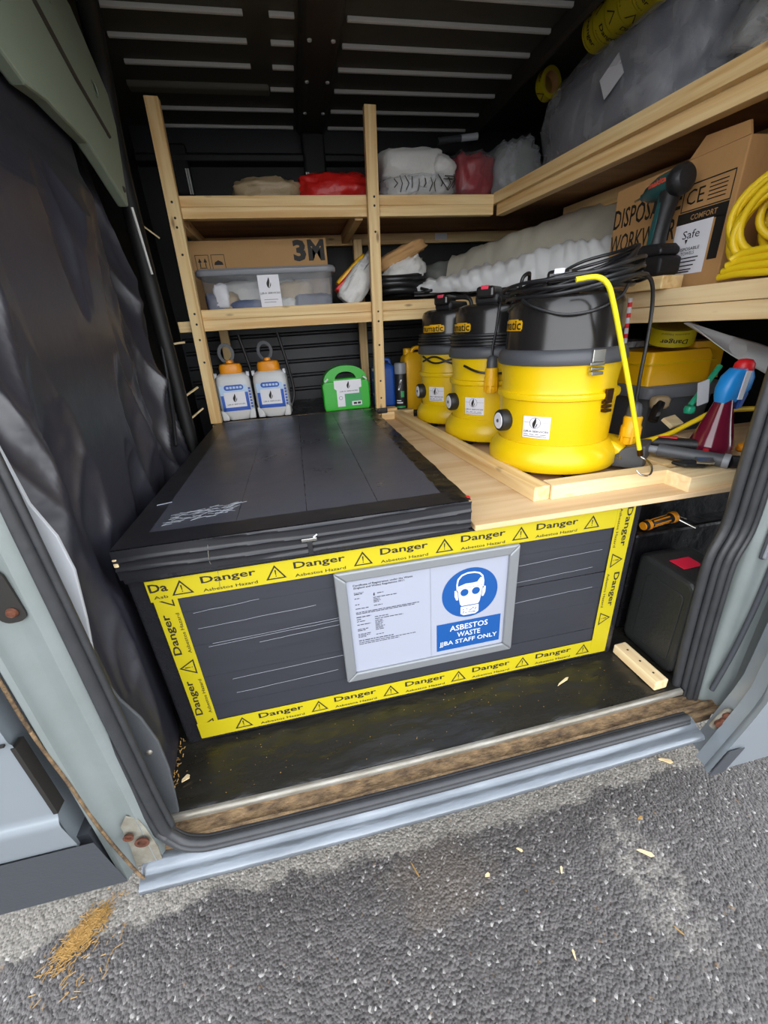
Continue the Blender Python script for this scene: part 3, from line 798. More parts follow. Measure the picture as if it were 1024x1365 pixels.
# hanging thread
MB().tube(spline([(-.07, -.0155, .56), (-.075, -.0155, .52), (-.068, -.004, .495), (-.072, -.004, .45)], 6), .0007, 5).build('thread', 'alu', lid, world=True)

# ---- danger tape
def danger_print(mapf, length, start, first, word_dir=1):
    """one tape: words every .193, triangles between them"""
    P = Print(mapf, .0012)
    x = start; kind = first
    while x < length:
        if kind == 'w':
            if x + .055 < length + .02:
                P.text('Danger', x, .0075, w=.112, h=.0215, bold=.018); P.text('Asbestos Hazard', x, -.0155, w=.112, h=.0075, bold=.01)
        else:
            s = .022
            o = [(x - s, -.0165), (x + s, -.0165), (x, .0185)]; i_ = [(x - s + .0055, -.0137), (x + s - .0055, -.0137), (x, .0125)]
            P.ring(o, i_)
            P.poly([(x - .0016, .006), (x - .0008, -.006), (x + .0008, -.006), (x + .0016, .006)]); P.rect(x - .0011, x + .0011, -.0105, -.0080)
        x += .096; kind = 't' if kind == 'w' else 'w'
    return P
TY = -.0016; tw = .051
TL, TR, TT, TB = -.212, .932, .4905, .0195
def tape(x0, x1, z0, z1, y, mapf, length, start, first, sk=0):
    s = MB().prism([(x0, z0), (x1, z0 + sk), (x1, z1 + sk), (x0, z1)], 0, .0008, T(0, y, 0) @ RX(90))
    t = s.build('hazard_tape', 'haz', box, world=True)
    danger_print(mapf, length, start, first).build('lettering', 'ink', t, world=True)
    return t
# the maps give points in world space; y=-toward viewer
def hz_map(x0, zc, y): return lambda x, yy, l: Vector((x0 + x, y - l, zc + yy))
def up_map(xc, z0, y): return lambda x, yy, l: Vector((xc - yy, y - l, z0 + x))       # reads upward
def dn_map(xc, z0, y): return lambda x, yy, l: Vector((xc + yy, y - l, z0 - x))       # reads downward
tape(TL + .004, TL + tw, TB + .01, TT - .005, TY - .0004, up_map(TL + .026, TB, TY - .0004), TT - TB - .03, .04, 't')
tape(TL, TR - .012, TT - tw, TT, TY - .0012, hz_map(TL, TT - .0255, TY - .0012), TR - TL - .03, -.03 + .096, 't')
tape(TL + .002, TR - .02, TB, TB + tw, TY - .0012, hz_map(TL, TB + .0255, TY - .0012), TR - TL - .04, .108, 't')
tape(TR - tw, TR, TB, TT + .004, TY - .0020, dn_map(TR - .0255, TT, TY - .0020), TT - TB - .02, .055, 'w')
DA = Print(hz_map(TL, TT - .0255, TY - .0012), .0012); DA.text('Da', .022, .0075, w=.036, h=.0205, bold=.022); DA.text('Asb', .022, -.0155, w=.028, h=.0075, bold=.01)
DA.build('lettering', 'ink', [o for o in box.children if o.name.startswith('hazard_tape')][1], world=True)

# ================================================================== SIGN IN A SNAP FRAME
SX, SZ, SW, SH = .168, .115, .45, .327
sg = thing('sign_frame', (SX + SW / 2, -.006, SZ), 'silver snap frame holding a certificate and blue respirator sign on the box', 'sign')
fw = .026
for (pts) in ([(0, 0), (SW, 0), (SW - fw, fw), (fw, fw)], [(0, SH), (fw, SH - fw), (SW - fw, SH - fw), (SW, SH)], [(0, 0), (fw, fw), (fw, SH - fw), (0, SH)], [(SW, 0), (SW, SH), (SW - fw, SH - fw), (SW - fw, fw)]):
    q = MB(); n = len(pts)
    c = Vector((sum(p[0] for p in pts) / n, sum(p[1] for p in pts) / n))
    ins = [tuple(c + (Vector(p) - c) * 1.0) for p in pts]
    q.prism([(SX + p[0], SZ + p[1]) for p in ins], 0, .012, T(0, -.004, 0) @ RX(90))
    q.build('frame_rail', 'frame', sg, world=True, bevel=.004, seg=3)
for x in (SX, SX + SW):
    pass
ys = -.0085
def smap(x, y, l): return Vector((SX + x, ys - l, SZ + y))
MB().box(SX + fw * .8, SX + SW - fw * .8, -.008, -.005, SZ + fw * .8, SZ + SH - fw * .8).build('backing', 'paper', sg, world=True)
c0 = Print(smap, .0004); c0.rect(fw, SW / 2 - .0008, fw, SH - fw); cert = c0.build('certificate_sheet', 'paper', sg, world=True)
c1 = Print(smap, .0004); c1.rect(SW / 2 + .0008, SW - fw, fw, SH - fw); ssheet = c1.build('sign_sheet', 'paper', sg, world=True)
k = Print(smap, .0009)
k.text('Certificate of Registration under the Waste', .111, .2845, w=.142, h=.0068, bold=.012)
k.text('(England and Wales) Regulations 2011', .101, .2775, w=.120, h=.0064, bold=.012)
k.text('Regulated', .052, .264, w=.022, h=.004, bold=.01)
flame(k, .088, .254, .010)
k.build('heading', 'ink', cert, world=True)
k = Print(smap, .0008); r3 = random.Random(2)
def dash(x0, x1, y, t=.0011):
    x = x0
    while x < x1:
        w = min(r3.uniform(.004, .013), x1 - x); k.rect(x, x + w, y - t, y + t); x += w + .0016
dash(.041, .060, .2605); dash(.041, .054, .2485); dash(.095, .110, .2555)
for y, b in ((.2445, .143), (.2400, .100), (.2355, .102), (.2315, .098)): dash(.085, b, y)
dash(.041, .052, .2315)
dash(.085, .106, .2215); dash(.041, .072, .2195)
dash(.041, .196, .2085); dash(.041, .184, .2045)
dash(.041, .076, .1945, .0014)
for y, a, b in ((.188, .041, .052), (.188, .085, .118), (.182, .041, .062), (.182, .085, .155), (.1765, .085, .104), (.172, .041, .074), (.172, .085, .105), (.1675, .085, .103), (.163, .085, .101), (.1585, .041, .068), (.1585, .085, .108), (.1545, .041, .060), (.154, .085, .103), (.1495, .085, .106), (.1435, .041, .072), (.139, .041, .070), (.1345, .041, .060), (.1345, .085, .104)): dash(a, b, y)
dash(.041, .128, .1235, .0014); dash(.041, .186, .1175); dash(.041, .142, .1125)
k.build('small_print', 'ink_grey', cert, world=True)
# blue mandatory sign
b = Print(smap, .0008); cx, cy, cr = .327, .208, .073
b.poly(circle(cr, 48, cx, cy)); disc = b.build('blue_disc', 'blue', sg, world=True)
w = Print(smap, .0012)
hd = [(-.0355, .008), (-.0365, .030), (-.034, .046), (-.024, .057), (-.008, .062), (.010, .061), (.024, .056), (.033, .046), (.036, .030), (.0355, .008)]
hi = [(-.0315, .010), (-.0325, .030), (-.030, .043), (-.0215, .053), (-.008, .0575), (.010, .0565), (.022, .052), (.0295, .043), (.0322, .030), (.0315, .010)]
for i in range(len(hd) - 1):
    w.poly([(cx + hd[i][0], cy + hd[i][1]), (cx + hd[i + 1][0], cy + hd[i + 1][1]), (cx + hi[i + 1][0], cy + hi[i + 1][1]), (cx + hi[i][0], cy + hi[i][1])])
# fringe
w.poly([(cx - .032, cy + .024), (cx - .031, cy + .017), (cx + .032, cy + .017), (cx + .031, cy + .040), (cx + .026, cy + .042), (cx + .018, cy + .030), (cx + .004, cy + .029), (cx - .012, cy + .030)])
# mask
w.poly([(cx - .032, cy + .018), (cx - .030, cy - .008), (cx - .026, cy - .030), (cx - .022, cy - .036), (cx + .022, cy - .036), (cx + .026, cy - .030), (cx + .030, cy - .008), (cx + .032, cy + .018)])
for s in (-1, 1):                                        # ears
    w.poly([(cx + s * .033, cy + .014), (cx + s * .041, cy + .013), (cx + s * .0405, cy - .004), (cx + s * .036, cy - .016), (cx + s * .031, cy - .016)])
w.poly([(cx - .024, cy - .038), (cx + .024, cy - .038), (cx + .024, cy - .060), (cx + .016, cy - .066), (cx - .016, cy - .066), (cx - .024, cy - .060)])
w.build('respirator_face', 'white', disc, world=True)
e = Print(smap, .0016)
for s in (-1, 1):
    g_ = Print(smap, .0016); g_.poly(circle(.0105, 22, cx + s * .015, cy + .004)); g_.build('goggle_eye', 'blue', disc, world=True)
r4 = random.Random(5)
for i in range(16): e.poly(circle(.0016, 8, cx + r4.uniform(-.017, .017), cy + r4.uniform(-.061, -.046)))
e.stroke([(cx - .024, cy - .037), (cx + .024, cy - .037)], .0022)
eo = e.build('filter_dots', 'blue', disc, world=True); eo['kind'] = 'stuff'
b = Print(smap, .0008); b.rect(.240, .414, .038, .125); pan = b.build('blue_panel', 'blue', sg, world=True)
w = Print(smap, .0012)
w.text('ASBESTOS', .327, .106, w=.104, h=.0175, bold=.014); w.text('WASTE', .327, .0825, w=.064, h=.0165, bold=.012); w.text('JJBA STAFF ONLY', .327, .0585, w=.160, h=.0175, bold=.014)
w.build('lettering', 'white', pan, world=True)

# ================================================================== PLYWOOD PLATFORM
pf = thing('plywood_platform', (.9, .6, .49), 'pale plywood deck with timber battens under the yellow vacuums', 'platform')
PZ = .51
def slab(name, pts, z0, z1, m, root, bevel=.0015):
    return MB().prism(pts, z0, z1).build(name, m, root, world=True, bevel=bevel)
o = board('plywood_sheet', (.50, .61, PZ - .007), (1.30, .61, PZ - .007), 1.25, .014, 'ply', pf)
def bt(p0, p1, m='pine', w=.045, h=.038): return board('batten', p0, p1, w, h, m, pf)
bt((.712, .065, PZ + .019), (.622, 1.22, PZ + .019))
bt((.737, .083, PZ + .019), (1.085, .083, PZ + .019), 'pine_pale')
bt((1.115, .10, PZ + .019), (1.135, .5, PZ + .019))
board('edge_board', (1.07, .030, PZ + .012), (1.42, .050, PZ + .012), .075, .052, 'pine_pale', pf)
bt((.535, 1.235, PZ + .02), (.70, 1.235, PZ + .02))
# structure carrying the deck on the right, in shadow
struct(MB().box(.965, 1.5, .14, 1.24, 0, .49).build('trim_15', 'film_black', bevel=.02), 'black film covered wheel arch housing right of the storage box')
rb = thing('rear_plank', (.15, 1.5, .5), 'pine plank ledge behind the lid where the sprayers stand', 'plank')
board('front_batten', (-.27, 1.262, .548), (.62, 1.262, .548), .06, .03, 'pine', rb)
MB().grid(wr_fn(-.27, .62, 1.29, 1.84, .556, .004, 7, 14), 60, 36).build('film_cover', 'film_black', rb, world=True, smooth=60)
struct(MB().box(-.27, 1.6, 1.235, 1.85, .0, .53).build('trim_16', 'blackwall'), 'dark boxed-in base along the far wall')

# ================================================================== TIMBER SHELVING
sh = thing('timber_shelving', (.5, 1.3, .573), 'rough pine shelving unit along the far and right walls of the van', 'shelving')
def post(p0, p1, m='pine', w=.047, d=.034): return board('post', p0, p1, d, w, m, sh, up=(1, 0, 0))
post((-.246, 1.228, .574), (-.214, 1.228, 1.712))
post((.534, 1.228, .545), (.562, 1.228, 1.705))
def rail(p0, p1, m='pine', w=.034, h=.040, name='rail'): return board(name, p0, p1, w, h, m, sh)
# back run, upper
rail((-.215, 1.264, 1.4205), (1.12, 1.264, 1.4150), h=.036)
rail((-.225, 1.264, 1.3830), (1.10, 1.264, 1.3780), h=.038)
MB().box(-.26, 1.85, 1.28, 1.84, 1.404, 1.414).build('shelf_board', 'ply_dark', sh, world=True)
rail((-.26, 1.80, 1.372), (1.80, 1.80, 1.372), h=.05)
for x in (.50, -.23): rail((x, 1.28, 1.378), (x, 1.79, 1.378), h=.045, name='cross_rail')
# back run, lower
rail((-.225, 1.264, 1.025), (1.25, 1.264, 1.020), h=.040)
rail((-.315, 1.264, .984), (1.25, 1.264, .978), h=.042)
MB().box(-.26, 1.25, 1.28, 1.84, 1.0, 1.012).build('shelf_board', 'ply_dark', sh, world=True)
for x in (-.21, .545): board('back_post', (x, 1.72, .53), (x + .012, 1.72, 1.36), .034, .045, 'pine', sh, up=(1, 0, 0))
# right run, upper: face turns slightly towards the door
rail((1.118, 1.25, 1.4175), (1.272, -.02, 1.4175), h=.041, w=.04)
rail((1.135, 1.25, 1.376), (1.300, -.02, 1.376), h=.042, w=.04)
slab('shelf_board', [(1.12, 1.27), (1.29, -.02), (1.85, -.02), (1.85, 1.27)], 1.398, 1.408, 'ply_dark', sh)
rail((1.46, 1.25, 1.355), (1.62, .02, 1.355), h=.05)
rail((1.72, 1.25, 1.372), (1.82, .02, 1.372), h=.05)
# right run, lower
rail((1.165, 1.22, .963), (1.262, -.03, .963), 'pine_pale', h=.043, w=.04)
rail((1.170, 1.22, .919), (1.268, -.03, .919), 'pine_pale', h=.043, w=.04)
slab('shelf_board', [(1.185, 1.25), (1.285, -.03), (1.85, -.03), (1.85, 1.25)], .952, .964, 'ply_dark', sh)
MB().box(1.008, 1.078, 1.7815, 1.7825, 1.362, 1.392).build('paper_tag', 'sticker', sh, world=True)
# screws
for (x, y, zs) in ((-.222, 1.2105, (1.36, 1.41, 1.33, .99, 1.03, .93, 1.24, .84)), (.548, 1.2105, (1.39, 1.42, 1.0, .96, 1.3, .86, .7, .62))):
    for z in zs:
        t = (z - .573) / 1.14
        MB().lathe([(.0045, 0), (.0035, .001), (.0001, .0012)], 10, T((x - .022 if x < 0 else x - .012) + .03 * t, y, z) @ RX(90)).build('screw', 'ink', sh, world=True)
# black foot wrap of the right post
MB().box(.50, .565, 1.205, 1.25, .545, .572).build('foot_wrap', 'film_black', sh, world=True, bevel=.006)

# ================================================================== VACUUMS
def vacuum(loc, s, label, logo_ang, wraps, idx):
    t = thing('industrial_vacuum', loc, label, 'vacuum cleaner', group='yellow drum vacuums')
    rb_ = .183 * s
    # casters
    for a in (-150, -100, 60, 150):
        c = MB().lathe([(.0001, -.012), (.017, -.012), (.02, -.008), (.02, .008), (.017, .012), (.0001, .012)], 16, T(.13 * s * math.cos(R(a)), .13 * s * math.sin(R(a)), .021) @ RZ(a) @ RX(90))
        c.build('caster', 'blkm', t, smooth=40)
    MB().lathe([(.12 * s, .026), (.135 * s, .015), (.135 * s, .03)], 28).build('caster_plate', 'yel2', t, smooth=40)
    # round base skirt
    MB().lathe([(.13 * s, .028), (rb_ * .985, .026), (rb_, .032), (rb_ * .998, .058), (rb_ * .97, .074), (.168 * s, .086), (.158 * s, .098)], 56).build('base_skirt', 'yel', t, smooth=50)
    if idx == 0:                                         # grey wheel arch and its yellow flare on the near right
        A = T(.15 * s, -.10 * s, 0) @ RZ(-52)
        fl = [(-.065, .03), (.04, .03), (.04, .05), (.025, .075), (.0, .088), (-.065, .095)]
        MB().prism(fl, -.05, .05, A @ T(.0, .0, 0) @ RX(90) @ RY(0)).build('base_flare', 'yel', t, bevel=.012, seg=3, smooth=50)
        arc = [(.075, .018), (-.015, .018)] + [(.075 - .09 * math.cos(R(a)), .018 + .068 * math.sin(R(a))) for a in range(8, 91, 9)]
        MB().prism(arc, -.042, .050, A @ T(.008, -.0, 0) @ RX(90)).build('wheel_cover', 'gry', t, bevel=.004, seg=2)
    # drum, lower and upper, with the flange between
    dr = MB().lathe([(.151 * s, .086), (.154 * s, .10), (.157 * s, .20), (.158 * s, .216), (.165 * s, .219), (.1665 * s, .226), (.165 * s, .233), (.156 * s, .236), (.154 * s, .25), (.160 * s, .312)], 64).build('drum', 'yel', t, smooth=40)
    MB().lathe([(.158 * s, .306), (.168 * s, .308), (.171 * s, .314), (.168 * s, .334), (.162 * s, .342), (.152 * s, .345)], 64).build('rim', 'gry', t, smooth=40)
    hd = MB().lathe([(.1525 * s, .340), (.151 * s, .35), (.147 * s, .440), (.145 * s, .455), (.138 * s, .468), (.12 * s, .475), (.06 * s, .478), (.0001, .478)], 64).build('motor_head', 'blk', t, smooth=40)
    # top deck: handle, switch block
    A = RZ(-135)
    MB().box(-.10 * s, .10 * s, -.045 * s, .045 * s, .472, .505, A).build('top_block', 'blkm', t, bevel=.012, seg=3)
    hb = MB().box(-.045, .045, -.03, .03, .49, .525, A @ T(.075 * s, 0, 0)).build('switch_block', 'blk', t, bevel=.008)
    MB().box(.01, .03, -.012, .012, .515, .527, A @ T(.075 * s, 0, 0) @ T(.018, 0, 0)).build('switch', 'pinkred' if idx != 0 else 'sticker', hb, bevel=.002)
    MB().tube(spline([A @ Vector((-.09 * s, -.07 * s, .47)), A @ Vector((-.09 * s, -.05 * s, .515)), A @ Vector((-.09 * s, .05 * s, .515)), A @ Vector((-.09 * s, .07 * s, .47))], 6), .008, 8).build('handle', 'blkm', t, smooth=50)
    # clips
    for (a, z, m, w) in ((-93, .325, 'steel', .034), (-73, .226, 'bronze', .026), (87, .325, 'steel', .034)):
        X = RZ(a)
        r = .1695 * s if m == 'steel' else .1655 * s
        c = MB().box(r - .004, r + .005, -w / 2, w / 2, z - .012, z + .018, X).build('clip', m, t, bevel=.002)
        q = MB()
        for k in range(3): q.box(r - .008, r + .003 + .002 * k, -w / 2 * (1.15 - .1 * k), w / 2 * (1.15 - .1 * k), z - .030 - .011 * k + .010, z - .022 - .011 * k + .010, X)
        q.build('clip_lever', m, c, bevel=.0015)
    # hose inlet wheel at the front
    X = RZ(-178) @ T(.160 * s, 0, .155) @ RY(90)
    wl_ = MB().lathe([(.02, -.012), (.029, -.008), (.031, -.002), (.031, .018), (.028, .022), (.024, .0225)], 28, X).build('inlet_wheel', 'blkm', t, smooth=40)
    MB().lathe([(.0001, .024), (.022, .024), (.025, .020), (.025, .016)], 28, X).build('inlet_cap', 'sticker', wl_, smooth=40)
    MB().lathe([(.0001, .026), (.005, .026), (.006, .022)], 12, X).build('inlet_hub', 'gry', wl_, smooth=40)
    # sticker on the drum
    sticker(t, cyl_map(0, 0, .148, .1565 * s, -139, .02), .074, .060, 10)
    # maker's name on the head
    mp = cyl_map(0, 0, .405, .1492 * s, logo_ang, -.045)
    y_ = Print(mp, .0012); y_.rect(-.066 * s, .066 * s, -.0125, .0125, 14); y_.rect(-.069 * s, -.066 * s, -.009, .009); y_.rect(.066 * s, .069 * s, -.009, .009); y_.rect(-.012 * s, .052 * s, .0125, .0155, 8); lg = y_.build('name_outline', 'yel2', t)
    k_ = Print(mp, .0020); k_.text('numatic', 0, .0012, w=.128 * s, h=.0225, bold=.018); k_.build('name', 'ink', lg)
    for w_ in range(wraps):                              # cable wound round the head
        pts = coil((0, 0, .348 + .010 * (w_ % 4)), .160 * s + .006 * (w_ // 4), .004, 1, w_ + idx * 9, 40, jit=.002)
        MB().tube(pts, .0046, 6, closed=True).build('wound_cable', 'cable', t, smooth=60)
    return t
v1 = vacuum((.89, .32, PZ), 1.0, 'nearest and largest yellow drum vacuum with black cable coiled on its head', -192, 0, 0)
v2 = vacuum((.865, .69, PZ), .95, 'middle yellow drum vacuum with a yellow plug hanging on its front', -176, 8, 1)
v3 = vacuum((.825, 1.02, PZ), .85, 'farthest and smallest yellow drum vacuum beside the yellow jerrycan', -150, 8, 2)
# cable loops on the nearest head
rnd = random.Random(3)
for i in range(9):
    tilt = rnd.uniform(6, 13); X = T(.015 + rnd.uniform(-.006, .01), .01, .472 + .007 * i * .8) @ RZ(-20 + rnd.uniform(-8, 8)) @ RY(-tilt)
    pts = [X @ Vector(((.150 + .008 * (i % 3) + .006 * math.sin(2 * a + i)) * math.cos(a), (.150 + .008 * (i % 3)) * math.sin(a), .006 * math.sin(3 * a + i * 2))) for a in [2 * PI * k / 44 for k in range(44)]]
    MB().tube(pts, .0046, 6, closed=True).build('cable_loop', 'cable', v1, smooth=60)
for i in range(5):                                       # the bulging part to the back right
    X = T(.085, .03, .515 + .006 * i) @ RZ(-15 + 5 * i) @ RY(-14 - 2 * i)
    pts = [X @ Vector(((.10 + .004 * i) * math.cos(a), (.085 + .005 * i) * math.sin(a), .005 * math.sin(3 * a + i))) for a in [2 * PI * k / 36 for k in range(36)]]
    MB().tube(pts, .0046, 6, closed=True).build('cable_loop', 'cable', v1, smooth=60)
dl = cyl_map(0, 0, 0, .158, -118)
MB().tube(spline([dl(-.13, .465, 0), dl(-.09, .445, 0), dl(-.02, .425, .002), (dl(.05, .430, .004)), dl(.11, .455, .004), dl(.14, .48, 0)], 8), .004, 6).build('cable_loop', 'cable', v1, smooth=60)
MB().tube(spline([(.105, -.12, .505), (.14, -.125, .49), (.162, -.12, .44), (.168, -.12, .36), (.168, -.12, .26), (.172, -.12, .195)], 8), .0046, 6).build('cable_tail', 'cable', v1, smooth=60)
def plug(root, loc, s=1.0):
    X = T(*loc)
    q = MB().lathe([(.0001, 0), (.02 * s, 0), (.022 * s, .004), (.022 * s, .020), (.026 * s, .024), (.026 * s, .05), (.023 * s, .055), (.024 * s, .075), (.02 * s, .08)], 24, X).build('plug', 'yel2', root, smooth=40)
    MB().lathe([(.02 * s, .078), (.019 * s, .10), (.015 * s, .112), (.006 * s, .118), (.0001, .118)], 20, X).build('plug_collar', 'gry', q, smooth=40)
    for k in range(6):
        a = k * PI / 3
        MB().box(.024 * s, .027 * s, -.003, .003, .004, .05, X @ Matrix.Rotation(a, 4, 'Z')).build('plug_grip', 'yel2', q)
    return q
plug(v1, (.172, -.12, .075))
d2 = cyl_map(0, 0, 0, .162 * .95, -117)
pc = d2(0, 0, .02); plug(v2, (pc.x, pc.y, .20), .9)
MB().tube(spline([d2(.02, .49, -.05), d2(.015, .47, .005), d2(.008, .40, .012), d2(0, .34, .016), d2(0, .31, .02)], 8), .004, 6).build('cable_tail', 'cable', v2, smooth=60)
MB().tube(spline([d2(-.10, .285, .004), d2(-.04, .265, .006), d2(.03, .26, .006), d2(.09, .262, .006)], 8), .004, 6).build('cable_loop', 'cable', v2, smooth=60)
MB().tube(spline([(.03, -.10, .50), (.035, -.11, .54), (.06, -.10, .553), (.08, -.07, .545), (.085, -.06, .50)], 8), .006, 8).build('cable_loop', 'cable', v2, smooth=60)
d3 = cyl_map(0, 0, 0, .160 * .85, -125)
for (a, b, c_) in ((.30, .275, .29), (.28, .30, .27)):
    MB().tube(spline([d3(-.10, a, .006), d3(-.03, b, .01), d3(.05, c_, .01), d3(.12, b, .006)], 8), .004, 6).build('cable_loop', 'cable', v3, smooth=60)
# ================================================================== HELPERS FOR THE SMALL THINGS
def loft(mb, secs, X=None):
    """closed sections [(poly, z)] joined and capped"""
    n = len(secs[0][0]); vv = []; ff = []
    for poly, z in secs: vv += [(p[0], p[1], z) for p in poly]
    for j in range(len(secs) - 1):
        for i in range(n):
            k = (i + 1) % n; ff.append((j * n + i, j * n + k, (j + 1) * n + k, (j + 1) * n + i))
    ff.append(tuple(reversed(range(n)))); ff.append(tuple(range((len(secs) - 1) * n, len(secs) * n)))
    return mb.add(vv, ff, X)
def archprism(mb, outer, inner, z0, z1, X=None):
    """open band between two polylines, extruded"""
    for i in range(len(outer) - 1):
        mb.prism([outer[i], outer[i + 1], inner[i + 1], inner[i]], z0, z1, X)
    return mb
FRONT = lambda x, y, z: T(x, y, z) @ RX(90)              # local xy -> world xz, local z -> towards the viewer
SIDE = lambda x, y, z: Matrix(((0, 0, -1, x), (-1, 0, 0, y), (0, 1, 0, z), (0, 0, 0, 1)))   # face looking to -x, text runs to -y

# ================================================================== HANGING BLACK SHEET
def ridg(p): return 1 - abs(noise.noise(p)) * 2
def tarp_fn(u, v):
    y = -.165 + 1.12 * u; z = .01 + 1.56 * (1 - v)
    x = -.385 + .03 * math.sin(y * 3.0 + 1.2)
    x += .16 * max(0, .1 - y)
    x += .06 * noise.noise(Vector((y * 3.2 + z * .5, z * .7, 2.0)))
    x += .070 * ridg(Vector((y * 3.6 - z * .9, z * .55 + 4, 7))) ** 2
    x += .034 * ridg(Vector((y * 6.0 + z * 1.4, z * .9, 11))) ** 2 * (1.2 - .45 * z)
    x += .006 * ridg(Vector((y * 12 - z * 4, z * 3.2, 17))) ** 2
    x += .0012 * noise.fractal(Vector((y * 30, z * 22, 5)), 1, 2, 2)
    if z < .7: x += .05 * (.7 - z) * math.sin(y * 6 + .5)
    x = min(x, -.262 - .02 * min(1, max(0, (y + .05) * 8)))
    if z > 1.22 and y > -.05: x = min(x, -.285 - .062 * min(1, (z - 1.22) / .14))
    return (max(x, -.455), y, z)
tp = MB().grid(tarp_fn, 220, 260).build('hanging_sheet', 'tarp', smooth=180)
tag(tp, 'black plastic sheet hanging in folds left of the storage box', 'sheet')
# dark odds and ends between the sheet and the left post
tag(MB().tube(spline([(-.345, 1.20, 1.33), (-.34, 1.07, 1.07), (-.335, .95, .75), (-.33, .83, .575)], 8), .007, 8).build('cable_conduit', 'blkm', smooth=60), 'thin black conduit hanging between the sheet and the left post', 'conduit')
for i, (p0, p1, w, lab) in enumerate((((-.36, 1.15, .70), (-.29, 1.22, .74), .010, 'pale sliver of timber low behind the left post'), ((-.36, 1.12, .60), (-.285, 1.2, .65), .008, 'lowest pale sliver of timber behind the left post'), ((-.37, 1.2, .92), (-.31, 1.26, .925), .012, 'stub of timber just under the lower shelf end'), ((-.36, 1.22, 1.35), (-.30, 1.23, 1.30), .008, 'pale splinter beside the left post near the upper shelf'))):
    o = board('timber_offcut', p0, p1, w, w * .7, 'pine_pale', None, bevel=.001); tag(o, lab, 'offcut')

# ================================================================== FAR LEDGE: SPRAYERS, FIRST AID CASE, CANS
def sprayer(loc, rz, label):
    t = thing('pump_sprayer', loc, label, 'sprayer', rz, 'white pump sprayers behind the lid')
    W, D = .160, .11
    secs = [(rrect(W * .55, D * .8, .02), 0), (rrect(W * .62, D * .9, .025), .012), (rrect(W * .97, D, .028), .045), (rrect(W, D, .028), .07), (rrect(W * .99, D, .028), .175), (rrect(W * .93, D * .95, .03), .20), (rrect(W * .74, D * .8, .03), .212), (rrect(W * .5, D * .6, .02), .216)]
    b = loft(MB(), secs).build('tank', 'hdpe', t, smooth=40)
    for s in (-1, 1):
        MB().prism([(s * .045, 0), (s * .078, 0), (s * .080, .05), (s * .055, .045)] if s > 0 else [(s * .055, .045), (s * .080, .05), (s * .078, 0), (s * .045, 0)], -.05, .05, RX(90)).build('foot', 'hdpe', t, bevel=.006)
        MB().box(s * .073 - .007, s * .073 + .007, -.03, -.01, .195, .218).build('strap_lug', 'white', t, bevel=.003)
    cp = loft(MB(), [(rrect(.098, .08, .03), .208), (rrect(.104, .084, .032), .214), (rrect(.104, .084, .032), .240), (rrect(.092, .074, .03), .254), (rrect(.05, .04, .018), .258)]).build('cap', 'orange', t, smooth=40)
    MB().lathe([(.0001, .258), (.016, .258), (.014, .27), (.0001, .272)], 16).build('cap_knob', 'orange', cp, smooth=40)
    hp = archprism(MB(), [(.02 + .038 * math.cos(R(a)) - .03, .30 + .045 * math.sin(R(a))) for a in range(-70, 251, 20)], [(.02 + .024 * math.cos(R(a)) - .03, .30 + .030 * math.sin(R(a))) for a in range(-70, 251, 20)], -.008, .008, T(0, .045, 0) @ RX(90))
    hp.build('lance_handle', 'gry', t, smooth=30)
    MB().tube([(-.01, .045, .21), (-.01, .045, .262)], .012, 10).build('handle_stem', 'gry', t, smooth=50)
    MB().tube(spline([(.075, .03, .02), (.10, .05, .10), (.085, .05, .24), (.06, .05, .38)], 8), .007, 8).build('hose', 'blkm', t, smooth=50)
    # label
    f = lambda x, y, l: Vector((x, -D / 2 - l, y))
    L = Print(f, .0008); L.poly(rrect(.125, .115, .006, 3, -.003, .105)); lo = L.build('label', 'lblsky', t)
    B_ = Print(f, .0014); B_.rect(-.065, -.052, .048, .118); B_.rect(.046, .060, .048, .128); B_.rect(-.065, .060, .045, .062); B_.poly(rrect(.088, .024, .012, 4, .0, .152)); B_.build('label_border', 'lblblue', lo)
    S_ = Print(f, .0018); S_.rect(-.050, .046, .062, .132); S_.build('white_panel', 'sticker', lo)
    N_ = Print(f, .0022)
    for q in range(5): N_.rect(-.034 + .015 * q, -.023 + .015 * q, .147, .157)
    N_.build('label_name', 'lblsky', lo)
    K_ = Print(f, .0024); flame(K_, -.003, .105, .040); K_.text('J.JB.A SERVICES', -.002, .075, w=.082, h=.007, bold=.01); K_.build('print', 'ink', lo)
    V_ = Print(f, .0012)
    for q in range(7): V_.rect(.064, .074, .055 + .014 * q, .064 + .014 * q)
    V_.build('side_print', 'lblblue', lo)
    return t
sprayer((-.155, 1.355, .565), 4, 'white sprayer with orange cap standing right behind the left post')
sprayer((.020, 1.355, .565), -4, 'white sprayer with orange cap nearer the green first aid case')

